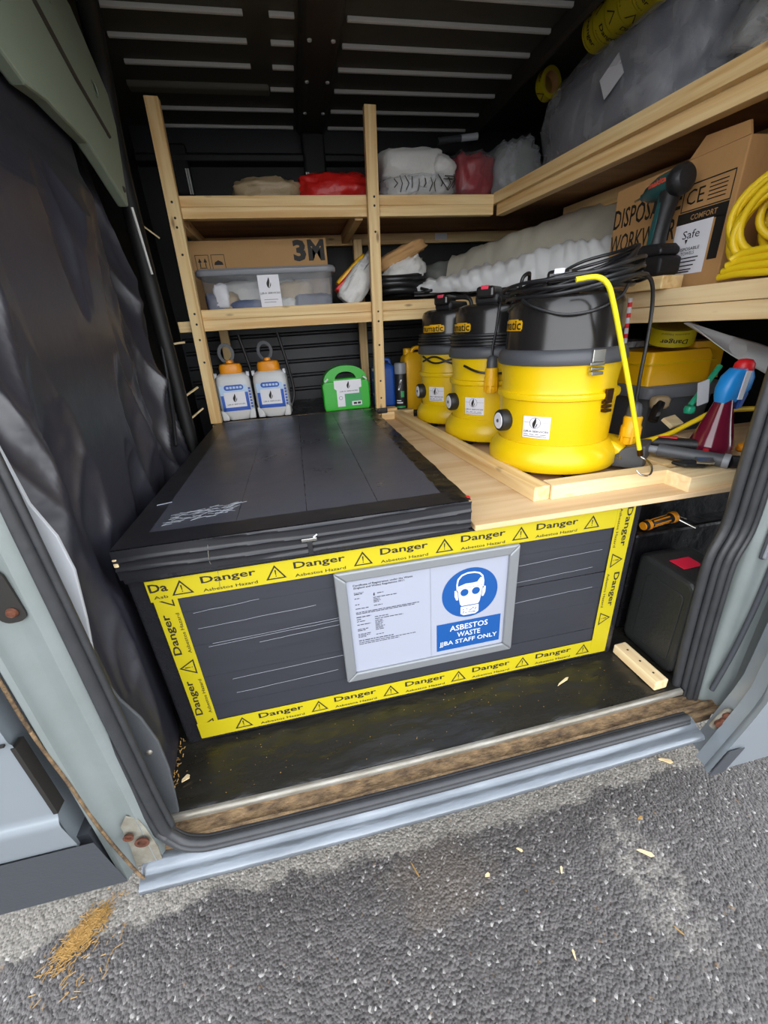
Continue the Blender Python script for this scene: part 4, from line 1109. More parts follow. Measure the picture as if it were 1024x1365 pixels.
fa = thing('first_aid_case', (.377, 1.315, .566), 'green plastic first aid case with a carrying handle', 'first aid case', 2)
W, Hh = .235, .215
ol = [(-.112, 0), (.112, 0), (.117, .02), (.117, .125), (.108, .142), (-.108, .142), (-.117, .125), (-.117, .02)]
bd = MB().prism(ol, -.04, .04, RX(90)).build('shell', 'green', fa, bevel=.008, seg=3)
outer = [(.108 * math.cos(R(a)), .130 + .082 * math.sin(R(a)) ** .8) for a in range(0, 181, 12)]
inner = [(.052 * math.cos(R(a)), .150 + .034 * math.sin(R(a))) for a in range(0, 181, 12)]
archprism(MB(), outer, inner, -.034, .034, RX(90)).build('handle', 'green', fa, smooth=35)
MB().box(-.10, .10, -.034, .034, .128, .152).build('handle_bar', 'green', fa, bevel=.004)
for s in (-1, 1):
    MB().prism([(s * .088, .160), (s * .106, .145), (s * .101, .139), (s * .083, .154)] if s > 0 else [(s * .083, .154), (s * .101, .139), (s * .106, .145), (s * .088, .160)], -.02, .0425, RX(90)).build('clasp', 'white', fa)
f = lambda x, y, l: Vector((x, -.0402 - l, y))
L = Print(f, .001); L.rect(-.050, .075, .02, .09); L.build('green_label', 'greend', fa)
L = Print(f, .0014); L.poly([(-.05, .02), (-.012, .02), (-.012, .08), (.062, .08), (.062, .105), (.075, .108), (.075, .145), (-.06, .145), (-.06, .108), (-.05, .1)]); lo = L.build('white_label', 'sticker', fa)
L = Print(f, .0014); L.rect(.022, .072, .022, .042); L.build('white_corner', 'sticker', lo)
K_ = Print(f, .0020); flame(K_, .01, .122, .036); K_.text('J.JB.A SERVICES', .01, .092, w=.09, h=.007, bold=.01)
K_.ring(circle(.009, 14, -.032, .062), circle(.0075, 14, -.032, .062)); K_.rect(.03, .046, .027, .037); K_.rect(.050, .066, .027, .037)
K_.build('print', 'ink', lo)

def can_block(name, loc, w, d, h, m, label, cat, capm, rz=0, slope=.2):
    t = thing(name, loc, label, cat, rz)
    loft(MB(), [(rrect(w * .96, d * .96, .018), 0), (rrect(w, d, .02), .01), (rrect(w, d, .02), h * .72), (rrect(w * .9, d * .9, .02), h * .86), (rrect(w * .55, d * .6, .015), h * .93)]).build('body', m, t, smooth=40)
    MB().lathe([(.0001, h * .9), (.02, h * .9), (.02, h * .99), (.017, h), (.0001, h)], 20, T(-w * .25, 0, 0)).build('cap', capm, t, smooth=40)
    MB().tube(spline([(w * .32, 0, h * .72), (w * .30, 0, h * .97), (w * .05, 0, h * .99), (-w * .12, 0, h * .92)], 6), .010, 8).build('handle', m, t, smooth=50)
    return t
bc = can_block('fluid_can', (.580, 1.345, .566), .11, .10, .22, 'bluecan', 'blue plastic can half hidden behind the right post', 'can', 'bluecan')
for (z) in (.05, .12, .17): MB().box(-.056, -.050, -.02, .01, z, z + .012).build('white_mark', 'white', bc)
jc = can_block('jerrycan', (.745, 1.36, .53), .125, .12, .30, 'yel2', 'amber yellow plastic jerrycan beside the aerosol can', 'jerrycan', 'yel2')
ae = thing('aerosol_can', (.655, 1.28, .548), 'black aerosol can with a grey cap by the yellow jerrycan', 'aerosol can')
MB().lathe([(.0001, 0), (.029, 0), (.031, .004), (.031, .168), (.028, .175), (.0001, .176)], 28).build('can', 'blkm', ae, smooth=40)
MB().lathe([(.0295, .170), (.0295, .215), (.026, .222), (.0001, .223)], 28).build('cap', 'grylt', ae, smooth=40)
A_ = Print(cyl_map(0, 0, 0, .0312, -112), .0006); A_.text('/', 0, .12, h=.05, bold=.02); A_.rect(-.02, .012, .03, .036, 4); A_.rect(-.02, .004, .042, .046, 4); A_.build('label_print', 'sticker', ae)
A_ = Print(cyl_map(0, 0, 0, .0312, -112), .0006); A_.rect(-.026, .026, .008, .016, 6); A_.build('green_band', 'greend', ae)
A_ = Print(cyl_map(0, 0, 0, .0312, -112), .0006); A_.rect(.004, .02, .06, .09, 3); A_.build('green_print', 'greend', ae)

# ================================================================== LOWER SHELF, FAR WALL
ct = thing('shipping_carton', (.055, 1.66, 1.013), 'brown cardboard carton marked 3M behind the clear tub', 'carton')
MB().box(-.265, .372, 1.52, 1.695, 1.013, 1.34).build('carton_body', 'card2', ct, world=True, bevel=.003)
f = lambda x, y, l: Vector((x, 1.52 - l, y))
K_ = Print(f, .001); K_.text('3', .243, 1.290, w=.060, h=.088, bold=.05); K_.build('print_numeral', 'ink', ct, world=True)
K_ = Print(f, .001); K_.text('M', .322, 1.290, w=.078, h=.086, bold=.05); K_.build('print_letter', 'ink', ct, world=True)
K_ = Print(f, .001)
for x in (-.205, -.135):
    a = [(x - .030, 1.222), (x + .030, 1.222), (x + .030, 1.285), (x - .030, 1.285)]; i_ = [(x - .0275, 1.2245), (x + .0275, 1.2245), (x + .0275, 1.2825), (x - .0275, 1.2825)]
    K_.ring(a, i_)
for x in (-.217, -.193):
    K_.rect(x - .002, x + .002, 1.235, 1.255); K_.poly([(x - .008, 1.255), (x + .008, 1.255), (x, 1.272)])
K_.rect(-.222, -.188, 1.231, 1.234)
K_.poly([(-.155, 1.243), (-.115, 1.243), (-.118, 1.254), (-.135, 1.262), (-.152, 1.254)])
ko = K_.build('handling_marks', 'ink', ct, world=True); ko['kind'] = 'stuff'
MB().box(-.265, .372, 1.517, 1.5195, 1.212, 1.2135).build('seam', 'card', ct, world=True)

tb = thing('clear_tub', (.085, 1.395, 1.013), 'clear plastic storage tub with a grey lid holding packed masks', 'storage tub')
def shell(mb, w0, d0, w1, d1, h, X):
    n = 6
    a, b_, c, d = rrect(w0, d0, .03), rrect(w1, d1, .035), rrect(w1 - .006, d1 - .006, .033), rrect(w0 - .006, d0 - .006, .028)
    m = len(a); vv = [(p[0], p[1], 0) for p in a] + [(p[0], p[1], h) for p in b_] + [(p[0], p[1], h) for p in c] + [(p[0], p[1], .004) for p in d]
    ff = [(k * m + i, k * m + (i + 1) % m, (k + 1) * m + (i + 1) % m, (k + 1) * m + i) for k in range(3) for i in range(m)] + [tuple(reversed(range(m))), tuple(range(3 * m, 4 * m))]
    return mb.add(vv, ff, X)
shell(MB(), .535, .215, .565, .235, .165, T()).build('tub_body', 'tub', tb, smooth=40)
lidm = loft(MB(), [(rrect(.588, .245, .04), .158), (rrect(.594, .25, .042), .162), (rrect(.594, .25, .042), .176), (rrect(.58, .236, .036), .184)]).build('tub_lid', 'grylt', tb, smooth=35)
MB().prism(rrect(.54, .20, .03), .184, .188).build('lid_panel', 'tub', tb)
f = lambda x, y, l: Vector((x, -.1135 - l + (y - .08) * -.06, y))
S_ = Print(f, .001); S_.rect(-.045, .045, .02, .155); st = S_.build('label', 'sticker', tb)
K_ = Print(f, .0018); flame(K_, 0, .125, .042); K_.text('J.JB.A SERVICES', 0, .085, w=.085, h=.009, bold=.01); K_.rect(-.03, .03, .06, .0615); K_.rect(-.03, .02, .05, .0515); K_.build('print', 'ink', st)
inside = [('tissue_packet', (-.12, 1.375, 1.060), (.06, .05, .055), 'tanbag', 'beige wrapped packet in the clear tub left of its label', 'packet'),
          ('tissue_packet', (.19, 1.39, 1.085), (.085, .06, .060), 'tanbag', 'beige wrapped packet in the clear tub right of its label', 'packet'),
          ('glove_packet', (-.02, 1.35, 1.046), (.075, .04, .034), 'denim', 'blue packet at the bottom of the clear tub', 'packet'),
          ('mask_packet', (-.16, 1.345, 1.060), (.035, .03, .05), 'purplegrey', 'mauve grey packet at the left end of the clear tub', 'packet'),
          ('mask_packet', (.27, 1.345, 1.050), (.085, .035, .042), 'purplegrey', 'slate grey packet at the right end of the clear tub', 'packet'),
          ('tissue_packet', (.155, 1.335, 1.045), (.035, .025, .034), 'whitebag', 'small white packet right of the label in the clear tub', 'packet'),
          ('paper_pad', (.05, 1.44, 1.09), (.2, .04, .07), 'whitebag', 'white paper bundle filling the back of the clear tub', 'paper bundle'),
          ('paper_pad', (-.125, 1.335, 1.095), (.03, .022, .05), 'sticker', 'white leaflet standing at the left of the clear tub', 'leaflet')]
for i, (nm, c, s, m, lab, cat) in enumerate(inside):
    tag(blob(MB(), c, s, .5, .25, 5, i + 1, 28, 16).build(nm, m, smooth=180), lab, cat, 'packets in the clear tub')

# packets leaning left of the right post
pk = thing('polythene_packet', (.45, 1.36, 1.02), 'clear crumpled packet with yellow and red showing, between tub and post', 'packet')
Rt = RY(-35)
blob(MB(), (.475, 1.345, 1.115), (.055, .05, .105), .6, .3, 5, 21, rot=RY(38).to_3x3()).build('film', 'whitebag', pk, world=True, smooth=180)
blob(MB(), (.455, 1.375, 1.175), (.016, .045, .095), .5, .2, 5, 22, rot=RY(50).to_3x3()).build('yellow_pouch', 'yel2', pk, world=True, smooth=180)
blob(MB(), (.437, 1.365, 1.145), (.014, .045, .085), .5, .2, 5, 23, rot=RY(48).to_3x3()).build('red_pouch', 'red', pk, world=True, smooth=180)
blob(MB(), (.500, 1.325, 1.185), (.018, .03, .085), .5, .25, 5, 24, rot=RY(44).to_3x3()).build('clear_sleeve', 'clearbag', pk, world=True, smooth=180)
tag(blob(MB(), (.70, 1.42, 1.235), (.13, .09, .032), .7, .35, 5, 31, rot=RY(-22).to_3x3(), flat=False).build('paper_bag', 'kraft', smooth=180), 'crumpled brown paper bag on top of the white bag by the right post', 'bag')
tag(blob(MB(), (.715, 1.39, 1.165), (.10, .07, .055), .7, .4, 6, 32, rot=RY(-18).to_3x3()).build('carrier_bag', 'whitebag', smooth=180), 'crumpled white carrier bag lying on the coiled black hose', 'bag')
hc = thing('black_hose', (.70, 1.39, 1.045), 'coiled thick black hose on the lower shelf beside the right post', 'hose')
MB().tube(coil((.69, 1.40, 1.065), .125, .017, 3, 5, 30, jit=.012, dz=.027, ell=.7), .017, 10).build('hose_coil', 'cable', hc, world=True, smooth=60)
bcx = thing('black_cable_heap', (.95, 1.33, 1.046), 'loose heap of black cable on the shelf behind the vacuums', 'cable')
rnd = random.Random(12)
for i in range(6):
    pts = spline([(.76 + .07 * k + rnd.uniform(-.02, .02), 1.30 + rnd.uniform(-.03, .05), 1.055 + .008 * (i % 3) + rnd.uniform(0, .02) + .015 * math.sin(k * 1.4 + i)) for k in range(6)], 6)
    MB().tube(pts, .0065, 7).build('cable_strand', 'cable', bcx, world=True, smooth=60)

# white sheeting across the corner, a beige fold lying behind and above it
def roll_fn(A_, B_, h0, h1, w0, w1, pleat, sd):
    def fn(u, v):
        c = Vector(A_).lerp(Vector(B_), u); ax = (Vector(B_) - Vector(A_)); ax.z = 0; ax.normalize(); nr = Vector((ax.y, -ax.x, 0))
        a = R(200 - 250 * v); rz = h0 + (h1 - h0) * min(1, u * 1.3); ry = w0 + (w1 - w0) * u
        f = pleat * (abs(math.sin(u * 52 + 9 * v + 2 * noise.noise(Vector((u * 5, v * 3, sd))))) - .5) * (v * (1 - v) * 4) + .014 * noise.fractal(Vector((u * 7, v * 4, sd)), 1, 2, 3)
        p = c - nr * (ry * math.cos(a)) + Vector((0, 0, 1)) * ((rz + f) * math.sin(a) + .015) + nr * f
        p.z = max(p.z, 1.047)
        return p
    return fn
tag(MB().grid(roll_fn((.80, 1.42, 1.07), (1.46, .80, 1.06), .035, .125, .09, .13, .011, 3), 240, 50).build('sheeting_roll', 'whitesheet', smooth=180), 'rolled white pleated plastic sheeting lying on the lower shelf corner', 'sheeting')
tag(MB().grid(roll_fn((1.02, 1.52, 1.10), (1.62, .95, 1.10), .13, .235, .10, .13, .0, 8), 120, 40).build('folded_sheet', 'beigesheet', smooth=180), 'beige sheet folded behind the white pleated sheeting', 'sheet')
tag(blob(MB(), (1.06, 1.66, 1.12), (.16, .12, .11), .6, .25, 4, 41).build('folded_sheet', 'greysheet', smooth=180), 'small grey green sheet bundle left of the beige folded sheet', 'sheet')

# ================================================================== UPPER SHELF
UZ = 1.440
def bag(name, c, s, m, lab, cat, seed, e=.65, amp=.3, fq=5, rot=None, wrap=None, nu=44, nv=24):
    if wrap:
        t = thing(name, (c[0], c[1], c[2] - s[2] * .8), lab, cat)
        blob(MB(), c, [k * .93 for k in s], e, amp, fq, seed, nu, nv, rot).build('contents', m, t, world=True, smooth=180)
        blob(MB(), c, s, e, amp * 1.1, fq, seed, nu, nv, rot, ridge=.7).build('film_wrap', wrap, t, world=True, smooth=180)
        return t
    return tag(blob(MB(), c, s, e, amp, fq, seed, nu, nv, rot).build(name, m, smooth=180), lab, cat)
bag('packed_bag', (.135, 1.42, UZ + .035), (.135, .10, .052), 'tanbag', 'flat tan bag lying left of the red bag on the top shelf', 'bag', 1)
bag('packed_bag', (.425, 1.42, UZ + .040), (.165, .10, .062), 'redbag', 'bright red bag on the top shelf left of the right post', 'bag', 2)
wb_ = bag('packed_bag', (.795, 1.42, UZ + .045), (.175, .12, .055), 'whitebag', 'white printed bag at the bottom of the pile right of the post', 'bag', 3, amp=.15, wrap='clear')
f = lambda x, y, l: Vector((x, 1.296 - l, y))
P_ = Print(f, .004); r6 = random.Random(6)
for i in range(11):
    x = .665 + .026 * i; P_.stroke([(x, UZ + .015 + r6.uniform(0, .02)), (x + r6.uniform(-.01, .02), UZ + .045), (x + r6.uniform(-.01, .01), UZ + .055 + r6.uniform(0, .02))], .004)
P_.stroke([(.86, UZ + .075), (.905, UZ + .02), (.94, UZ + .06)], .004); P_.stroke([(.89, UZ + .07), (.93, UZ + .068)], .004); P_.stroke([(.885, UZ + .06), (.925, UZ + .058)], .004)
po = P_.build('print', 'ink', wb_, world=True); po['kind'] = 'stuff'
bag('folded_cloth', (.765, 1.43, UZ + .125), (.145, .115, .060), 'whitebag', 'folded white cloth on top of the printed bag', 'cloth', 4, e=.5, amp=.15)
bag('folded_cloth', (.90, 1.38, UZ + .110), (.06, .08, .045), 'whitebag', 'rolled white cloth end beside the crimson bag', 'cloth', 14, e=.7, amp=.15, rot=RY(25).to_3x3())
bag('packed_bag', (1.065, 1.46, UZ + .085), (.105, .11, .105), 'pinkbag', 'crimson bag in clear film in the corner of the top shelf', 'bag', 5, wrap='thinfilm')
bag('packed_bag', (1.27, 1.46, UZ + .10), (.11, .15, .125), 'greysheet', 'pale bag in clear film between the crimson bag and grey bundle', 'bag', 6, amp=.3, wrap='clear')
gb = bag('wrapped_bundle', (1.475, .90, UZ + .155), (.19, .40, .195), 'bundle', 'large grey blue bundle wrapped in clear film on the right top shelf', 'bundle', 7, e=.55, amp=.22, fq=4, wrap='clear', nu=60, nv=36)
MB().box(-.001, .001, -.040, .040, -.034, .034, T(1.282, .80, 1.628) @ RZ(6) @ RX(-28)).build('paper_label', 'sticker', gb, world=True)
bag('packed_bag', (1.52, .175, UZ + .12), (.20, .26, .155), 'whitebag', 'white rumpled bag nearest the door on the right top shelf', 'bag', 8, amp=.5, fq=6, wrap='clear', nu=60, nv=36)
# rolls of danger tape
def roll(loc, X, label, r=.055, w=.05, words=True, group='rolls of danger tape'):
    t = thing('tape_roll', loc, label, 'tape roll', group=group)
    A = X
    MB().lathe([(r * .72, -w / 2), (r, -w / 2), (r, w / 2), (r * .72, w / 2), (r * .72, -w / 2)], 40, A).build('tape_band', 'haz', t, smooth=40)
    MB().lathe([(r * .66, -w / 2), (r * .72, -w / 2), (r * .72, w / 2), (r * .66, w / 2), (r * .66, -w / 2)], 32, A).build('core', 'card', t, smooth=40)
    def mp(x, y, l):
        a = x / r; return A @ Vector(((r + l) * math.cos(a), (r + l) * math.sin(a), y))
    P = Print(mp, .0008)
    n = 4
    for k in range(n):
        x = k * 2 * PI * r / n
        if k % 2 == 0: P.text('Danger', x, .006, w=.08, h=.019, bold=.02); P.text('Asbestos Hazard', x, -.015, w=.08, h=.006)
        else: P.ring([(x - .018, -.015), (x + .018, -.015), (x, .018)], [(x - .013, -.0125), (x + .013, -.0125), (x, .012)])
    P.build('lettering', 'ink', t)
    return t
AX = RX(90)
for i in range(5):
    roll((1.291, .895 - .056 * i, 1.790 - .004 * i), AX @ RZ(200 + 47 * i), ['tape roll farthest from the door in the row on the grey bundle', 'second tape roll of the row on the grey bundle', 'middle tape roll of the row on the grey bundle', 'fourth tape roll of the row on the grey bundle', 'tape roll nearest the door in the row on the grey bundle'][i])
roll((1.31, 1.235, 1.790), RZ(10) @ RX(90) @ RZ(140), 'single tape roll standing at the back end of the grey bundle', r=.05, w=.035)
gt = thing('capped_tube', (1.06, 1.6, 1.735), 'grey tube with a white end resting high in the far corner', 'tube')
MB().tube([(.965, 1.6, 1.728), (1.08, 1.6, 1.740)], .014, 12).build('tube_body', 'gry', gt, world=True, smooth=50)
MB().tube([(1.08, 1.6, 1.740), (1.165, 1.6, 1.749)], .0145, 12).build('white_end', 'white', gt, world=True, smooth=50)

# ================================================================== RIGHT LOWER SHELF
SZ2 = .985
wc = thing('workwear_carton', (1.45, .49, .966), 'brown carton printed DISPOSABLE WORKWEAR on the right shelf', 'carton')
MB().box(1.302, 1.62, .268, .712, .966, 1.305).build('carton_body', 'card', wc, world=True, bevel=.003)
MB().prism([(.27, 1.305), (.44, 1.305), (.40, 1.345), (.28, 1.335)], 1.303, 1.309, Matrix(((0, 0, 1, 0), (1, 0, 0, 0), (0, 1, 0, 0), (0, 0, 0, 1)))).build('flap', 'card', wc, world=True)
f = lambda x, y, l: Vector((1.302 - l, -x, y))
K_ = Print(f, .001)
K_.text('DISPOSABLE', -.572, 1.220, w=.272, h=.056, bold=.012); K_.text('WORKWEAR', -.575, 1.147, w=.272, h=.054, bold=.012)
K_.ring([(-.432, 1.180), (-.283, 1.180), (-.283, 1.245), (-.432, 1.245)], [(-.429, 1.183), (-.286, 1.183), (-.286, 1.242), (-.429, 1.242)])
K_.text('CE', -.392, 1.213, w=.055, h=.036, bold=.0)
for q in range(5): K_.rect(-.352, -.300, 1.230 - .009 * q, 1.2325 - .009 * q)
K_.rect(-.437, -.283, 1.148, 1.178); K_.rect(-.312, -.283, 1.05, 1.15)
pr = K_.build('print', 'ink', wc, world=True)
S_ = Print(f, .0016); S_.rect(-.435, -.318, 1.022, 1.150); S_.build('white_label', 'sticker', wc, world=True)
S_ = Print(f, .0018); S_.text('COMFORT', -.352, 1.163, w=.08, h=.013, bold=.01); S_.build('label_heading', 'card', wc, world=True)
K_ = Print(f, .0024)
K_.text('Safe', -.378, 1.122, w=.055, h=.020); K_.poly([(-.395, 1.110), (-.385, 1.110), (-.390, 1.098)])
K_.text('DISPOSABLE', -.378, 1.086, w=.072, h=.008, bold=.01); K_.text('TOWELS', -.378, 1.075, w=.044, h=.008, bold=.01)
for y, a, b_ in ((1.063, -.415, -.34), (1.054, -.41, -.345), (1.044, -.415, -.35), (1.034, -.40, -.355), (1.028, -.41, -.36)): K_.rect(a, b_, y - .0015, y + .0015)
K_.build('label_print', 'ink', wc, world=True)
tag(blob(MB(), (1.54, .135, 1.13), (.20, .12, .165), .6, .2, 5, 51).build('paper_sack', 'kraft', smooth=180), 'crumpled brown paper sack beside the printed carton', 'sack')

# impact driver on its block
bl = board('timber_block', (1.212, .480, 1.002), (1.224, .330, 1.002), .075, .034, 'pine', None, bevel=.003)
tag(bl, 'small pine block on the shelf edge under the impact driver', 'block')
im = thing('impact_driver', (1.222, .412, 1.019), 'teal and black cordless impact driver standing on its battery', 'drill', 0)
DX = Matrix(((0, 0, 1, 0), (-1, 0, 0, 0), (0, 1, 0, 0), (0, 0, 0, 1)))   # local x -> -y, y -> z, z -> x
# local x grows to the viewer's right (towards the door)
MB().prism([(-.085, .002), (.060, .002), (.064, .012), (.064, .045), (.05, .052), (-.060, .052), (-.09, .030)], -.036, .036, DX).build('battery', 'blkm', im, bevel=.006)
MB().prism([(-.060, .052), (.055, .052), (.058, .068), (.04, .082), (-.02, .086), (-.05, .07)], -.034, .034, DX).build('foot', 'blkm', im, bevel=.008, seg=3)
hpts = [DX @ Vector(p) for p in ((-.002, .075, 0), (.000, .11, 0), (.006, .15, 0), (.014, .19, 0), (.018, .215, 0))]
MB().tube(spline(hpts, 4), [.027, .025, .0235, .0225, .0225, .0225, .0225, .023, .0235, .024, .0245, .025, .026, .027, .028, .029, .03], 14).build('grip', 'blkm', im, smooth=50)
MB().prism([(-.012, .085), (.004, .085), (.012, .15), (.018, .195), (.004, .195), (-.006, .14)], -.0245, -.020, DX).build('grip_inlay', 'teal', im, bevel=.002)
MB().prism([(-.030, .165), (-.012, .160), (-.008, .192), (-.028, .198)], -.010, .010, DX).build('trigger', 'blkm', im, bevel=.004)
HX = T(0, 0, .222) @ DX @ RZ(4) @ RY(90)           # lathe axis -> local +x, tilted up
MB().lathe([(.0001, -.085), (.010, -.085), (.012, -.07), (.020, -.062), (.026, -.04), (.031, -.02), (.032, .01), (.032, .03)], 24, HX).build('gear_housing', 'teal', im, smooth=40)
MB().lathe([(.032, .028), (.035, .032), (.037, .04), (.035, .055), (.026, .064), (.0001, .066)], 24, HX).build('motor_end', 'blkm', im, smooth=40)
MB().lathe([(.0001, -.115), (.003, -.115), (.0035, -.09), (.006, -.085)], 8, HX).build('driver_bit', 'steel', im)
lf = lambda x, y, l: DX @ Matrix.Rotation(R(4), 4, 'Z') @ Vector((x, y, -.0325 - l)) + Vector((0, 0, .222))
lp = Print(lf, .001); lp.text('makita', .0, .008, w=.058, h=.014, bold=.03); lp.build('name', 'orangered', im)
MB().box(-.03, .03, -.02, .028, .026, .034).build('belt_hook_base', 'blkm', im)
for i in range(4):
    MB().tube([DX @ Vector((-.072 + .011 * i, .022, -.037)), DX @ Vector((-.066 + .011 * i, .058, -.037))], .0025, 6).build('spare_bit', 'steel', im)
MB().box(-.045, -.036, .03, .055, .004, .022, T(0, 0, 0)).build('white_tag', 'white', im, bevel=.002)

yh = thing('yellow_hose', (1.30, .08, SZ2), 'coiled yellow hose bundle at the right edge of the lower shelf', 'hose')
rnd = random.Random(17)
for i in range(9):
    cx_ = 1.245 + .012 * (i % 5); rr = .082 + .010 * (i % 4); yaw = 12 + rnd.uniform(-10, 10); tl = -12 + rnd.uniform(-12, 8)
    X = T(cx_ + .02, .105 - .012 * (i % 3), 1.095 + .004 * i) @ RZ(yaw) @ RX(tl) @ RY(90)
    pts = [X @ Vector((rr * .85 * math.cos(a), rr * 1.15 * math.sin(a), .006 * math.sin(2 * a + i))) for a in [2 * PI * k / 36 for k in range(36)]]
    MB().tube(pts, .0085, 9, closed=True).build('hose_loop', 'yelhose', yh, world=True, smooth=60)
for i in range(4):
    MB().tube(spline([(1.235 - .004 * i, .20 - .01 * i, .998 + .011 * i), (1.232, .15, 1.0 + .014 * i), (1.235, .08, .997 + .016 * i), (1.25, .0, 1.002 + .016 * i)], 6), .0085, 9).build('hose_strand', 'yelhose', yh, world=True, smooth=60)

# ================================================================== RIGHT CORNER OF THE DECK
to = thing('grey_tote', (1.43, .52, PZ), 'dark grey tapered plastic tub carrying the yellow case', 'tub')
loft(MB(), [(rrect(.25, .22, .03), 0), (rrect(.27, .24, .03), .15), (rrect(.28, .25, .03), .155)]).build('tub_body', 'gry', to, smooth=40)
loft(MB(), [(rrect(.296, .266, .03), .150), (rrect(.300, .27, .032), .155), (rrect(.300, .27, .032), .185), (rrect(.29, .26, .03), .19)]).build('tub_rim', 'gryrim', to, smooth=40)
yc = thing('yellow_case', (1.42, .52, PZ + .1905), 'amber yellow plastic case sitting on the grey tub', 'case')
loft(MB(), [(rrect(.25, .22, .014), 0), (rrect(.245, .215, .014), .085), (rrect(.23, .20, .014), .105)], T(-.01, 0, 0)).build('case_body', 'yel2', yc, smooth=30)
loft(MB(), [(rrect(.13, .17, .012), 0), (rrect(.125, .165, .012), .125)], T(.14, .02, 0)).build('case_end', 'yel2', yc, smooth=30)
MB().box(-.137, .118, -.113, .109, .066, .070).build('case_seam', 'yel', yc)
roll((1.385, .455, .858), RZ(-25) @ RX(14) @ RZ(-100) @ RX(180), 'tape roll lying tilted on the amber yellow case', r=.068, w=.050)
ck = thing('clear_box', (1.47, .74, PZ), 'clear plastic box standing behind the grey tub', 'box')
shell(MB(), .14, .16, .15, .17, .30, T()).build('box_body', 'tub', ck, smooth=40)
loft(MB(), [(rrect(.16, .18, .02), .298), (rrect(.16, .18, .02), .318)]).build('box_lid', 'clearbag', ck)
tag(blob(MB(), (1.47, .74, PZ + .12), (.06, .07, .11), .5, .2, 5, 61, 24, 14).build('cable_ties', 'greysheet', smooth=180), 'grey green bundle inside the clear box behind the grey tub', 'bundle')
sk = thing('marker_stick', (1.20, .47, .84), 'white stick with red marks leaning by the largest vacuum', 'stick')
MB().tube([(1.205, .45, .84), (1.198, .45, .97)], .007, 8).build('stick_body', 'white', sk, world=True)
for k in range(4): MB().tube([(1.2042 - .0016 * k, .45, .855 + .03 * k), (1.2035 - .0016 * k, .45, .868 + .03 * k)], .0073, 8).build('red_band', 'red', sk, world=True)

CU = [Vector((1.300, .32, .893)), Vector((1.435, .30, .850)), Vector((1.58, .27, .80)), Vector((1.66, .25, .72))]
CL = [Vector((1.298, .31, .889)), Vector((1.40, .25, .80)), Vector((1.50, .22, .745)), Vector((1.66, .20, .665))]
CUs = spline(CU, 6); CLs = spline(CL, 6)
def curl_fn(u, v):
    k = u * (len(CUs) - 1); i = min(int(k), len(CUs) - 2); t = k - i
    a = CUs[i].lerp(CUs[i + 1], t); c = CLs[i].lerp(CLs[i + 1], t)
    p = a.lerp(c, v); p.y += .02 * math.sin(v * PI) * (1 if u < .4 else -1)
    return p
tag(MB().grid(curl_fn, 24, 10).build('sagging_sheet', 'whitesheet', smooth=40, solid=.002), 'pale stiff sheet sagging below the right shelf', 'sheet')

sb = thing('spray_bottle', (1.262, .125, PZ + .045), 'maroon spray bottle with blue head and red nozzle', 'spray bottle')
BXm = RY(3)
MB().lathe([(.0001, 0), (.050, .0), (.054, .006), (.052, .03), (.040, .07), (.029, .11), (.023, .135), (.020, .15)], 32, BXm).build('bottle', 'maroon', sb, smooth=50)
hs = [(rrect(.045, .036, .015, cx=.0), .140), (rrect(.070, .045, .02, cx=.008), .155), (rrect(.086, .05, .022, cx=.014), .175), (rrect(.080, .05, .022, cx=.018), .205), (rrect(.05, .04, .016, cx=.022), .226)]
hdm = loft(MB(), hs, BXm).build('spray_head', 'skyblue', sb, smooth=45)
MB().prism([(.035, .12), (.052, .125), (.060, .165), (.04, .17)], -.012, .012, BXm @ RX(90)).build('trigger', 'bluecan', sb, bevel=.004)
MB().lathe([(.020, .218), (.023, .222), (.022, .238), (.014, .248), (.0001, .25)], 20, BXm @ T(.028, 0, 0)).build('nozzle', 'red', sb, smooth=50)
MB().box(.006, .020, -.030, -.0265, .150, .222, BXm).build('white_strip', 'white', sb)
MB().box(-.008, .006, -.036, -.0325, .06, .150, BXm @ RX(-8)).build('white_strip', 'hdpe', sb)

gn = thing('sealant_gun', (1.16, .08, PZ + .03), 'dark grey tubular tool with pale ends lying on the deck', 'tool')
def ctube(p0, p1, r, m, nm, root, n=16): return MB().tube([p0, p1], r, n).build(nm, m, root, world=True, smooth=50)
ctube((1.118, .150, .573), (1.202, .030, .566), .017, 'gry', 'barrel', gn)
ctube((1.098, .178, .573), (1.118, .150, .573), .010, 'grylt', 'tip', gn)
ctube((1.202, .030, .566), (1.210, .018, .5655), .019, 'grylt', 'collar', gn)
ctube((1.210, .018, .5655), (1.262, -.01, .564), .016, 'blkm', 'handle', gn)
t2 = thing('hand_tool', (1.20, .17, PZ + .05), 'black hand tool with a red label behind the grey tubular tool', 'tool')
ctube((1.150, .215, .575), (1.235, .115, .580), .018, 'blkm', 'grip', t2)
MB().prism(rrect(.05, .018, .006), 0, .002, T(1.178, .185, .594) @ RZ(-50)).build('red_label', 'redcard', t2, world=True)
for p in ((1.228, .108, .590), (1.222, .098, .570)): MB().lathe([(.0001, .0), (.008, .0), (.008, .008), (.0001, .01)], 10, T(*p)).build('red_button', 'red', t2, world=True)
tag(MB().prism([(1.10, .085), (1.155, .075), (1.19, .045), (1.15, .03), (1.11, .05)], .552, .562).build('crumpled_bag', 'film_black', bevel=.004), 'scrap of black film in front of the grey tubular tool', 'film')
tag(MB().box(-.02, .02, -.011, .011, 0, .008, T(1.155, .040, .565) @ RZ(-30) @ RX(20)).build('foil_packet', 'steel', bevel=.002), 'small crumpled foil packet at the edge of the deck', 'packet')
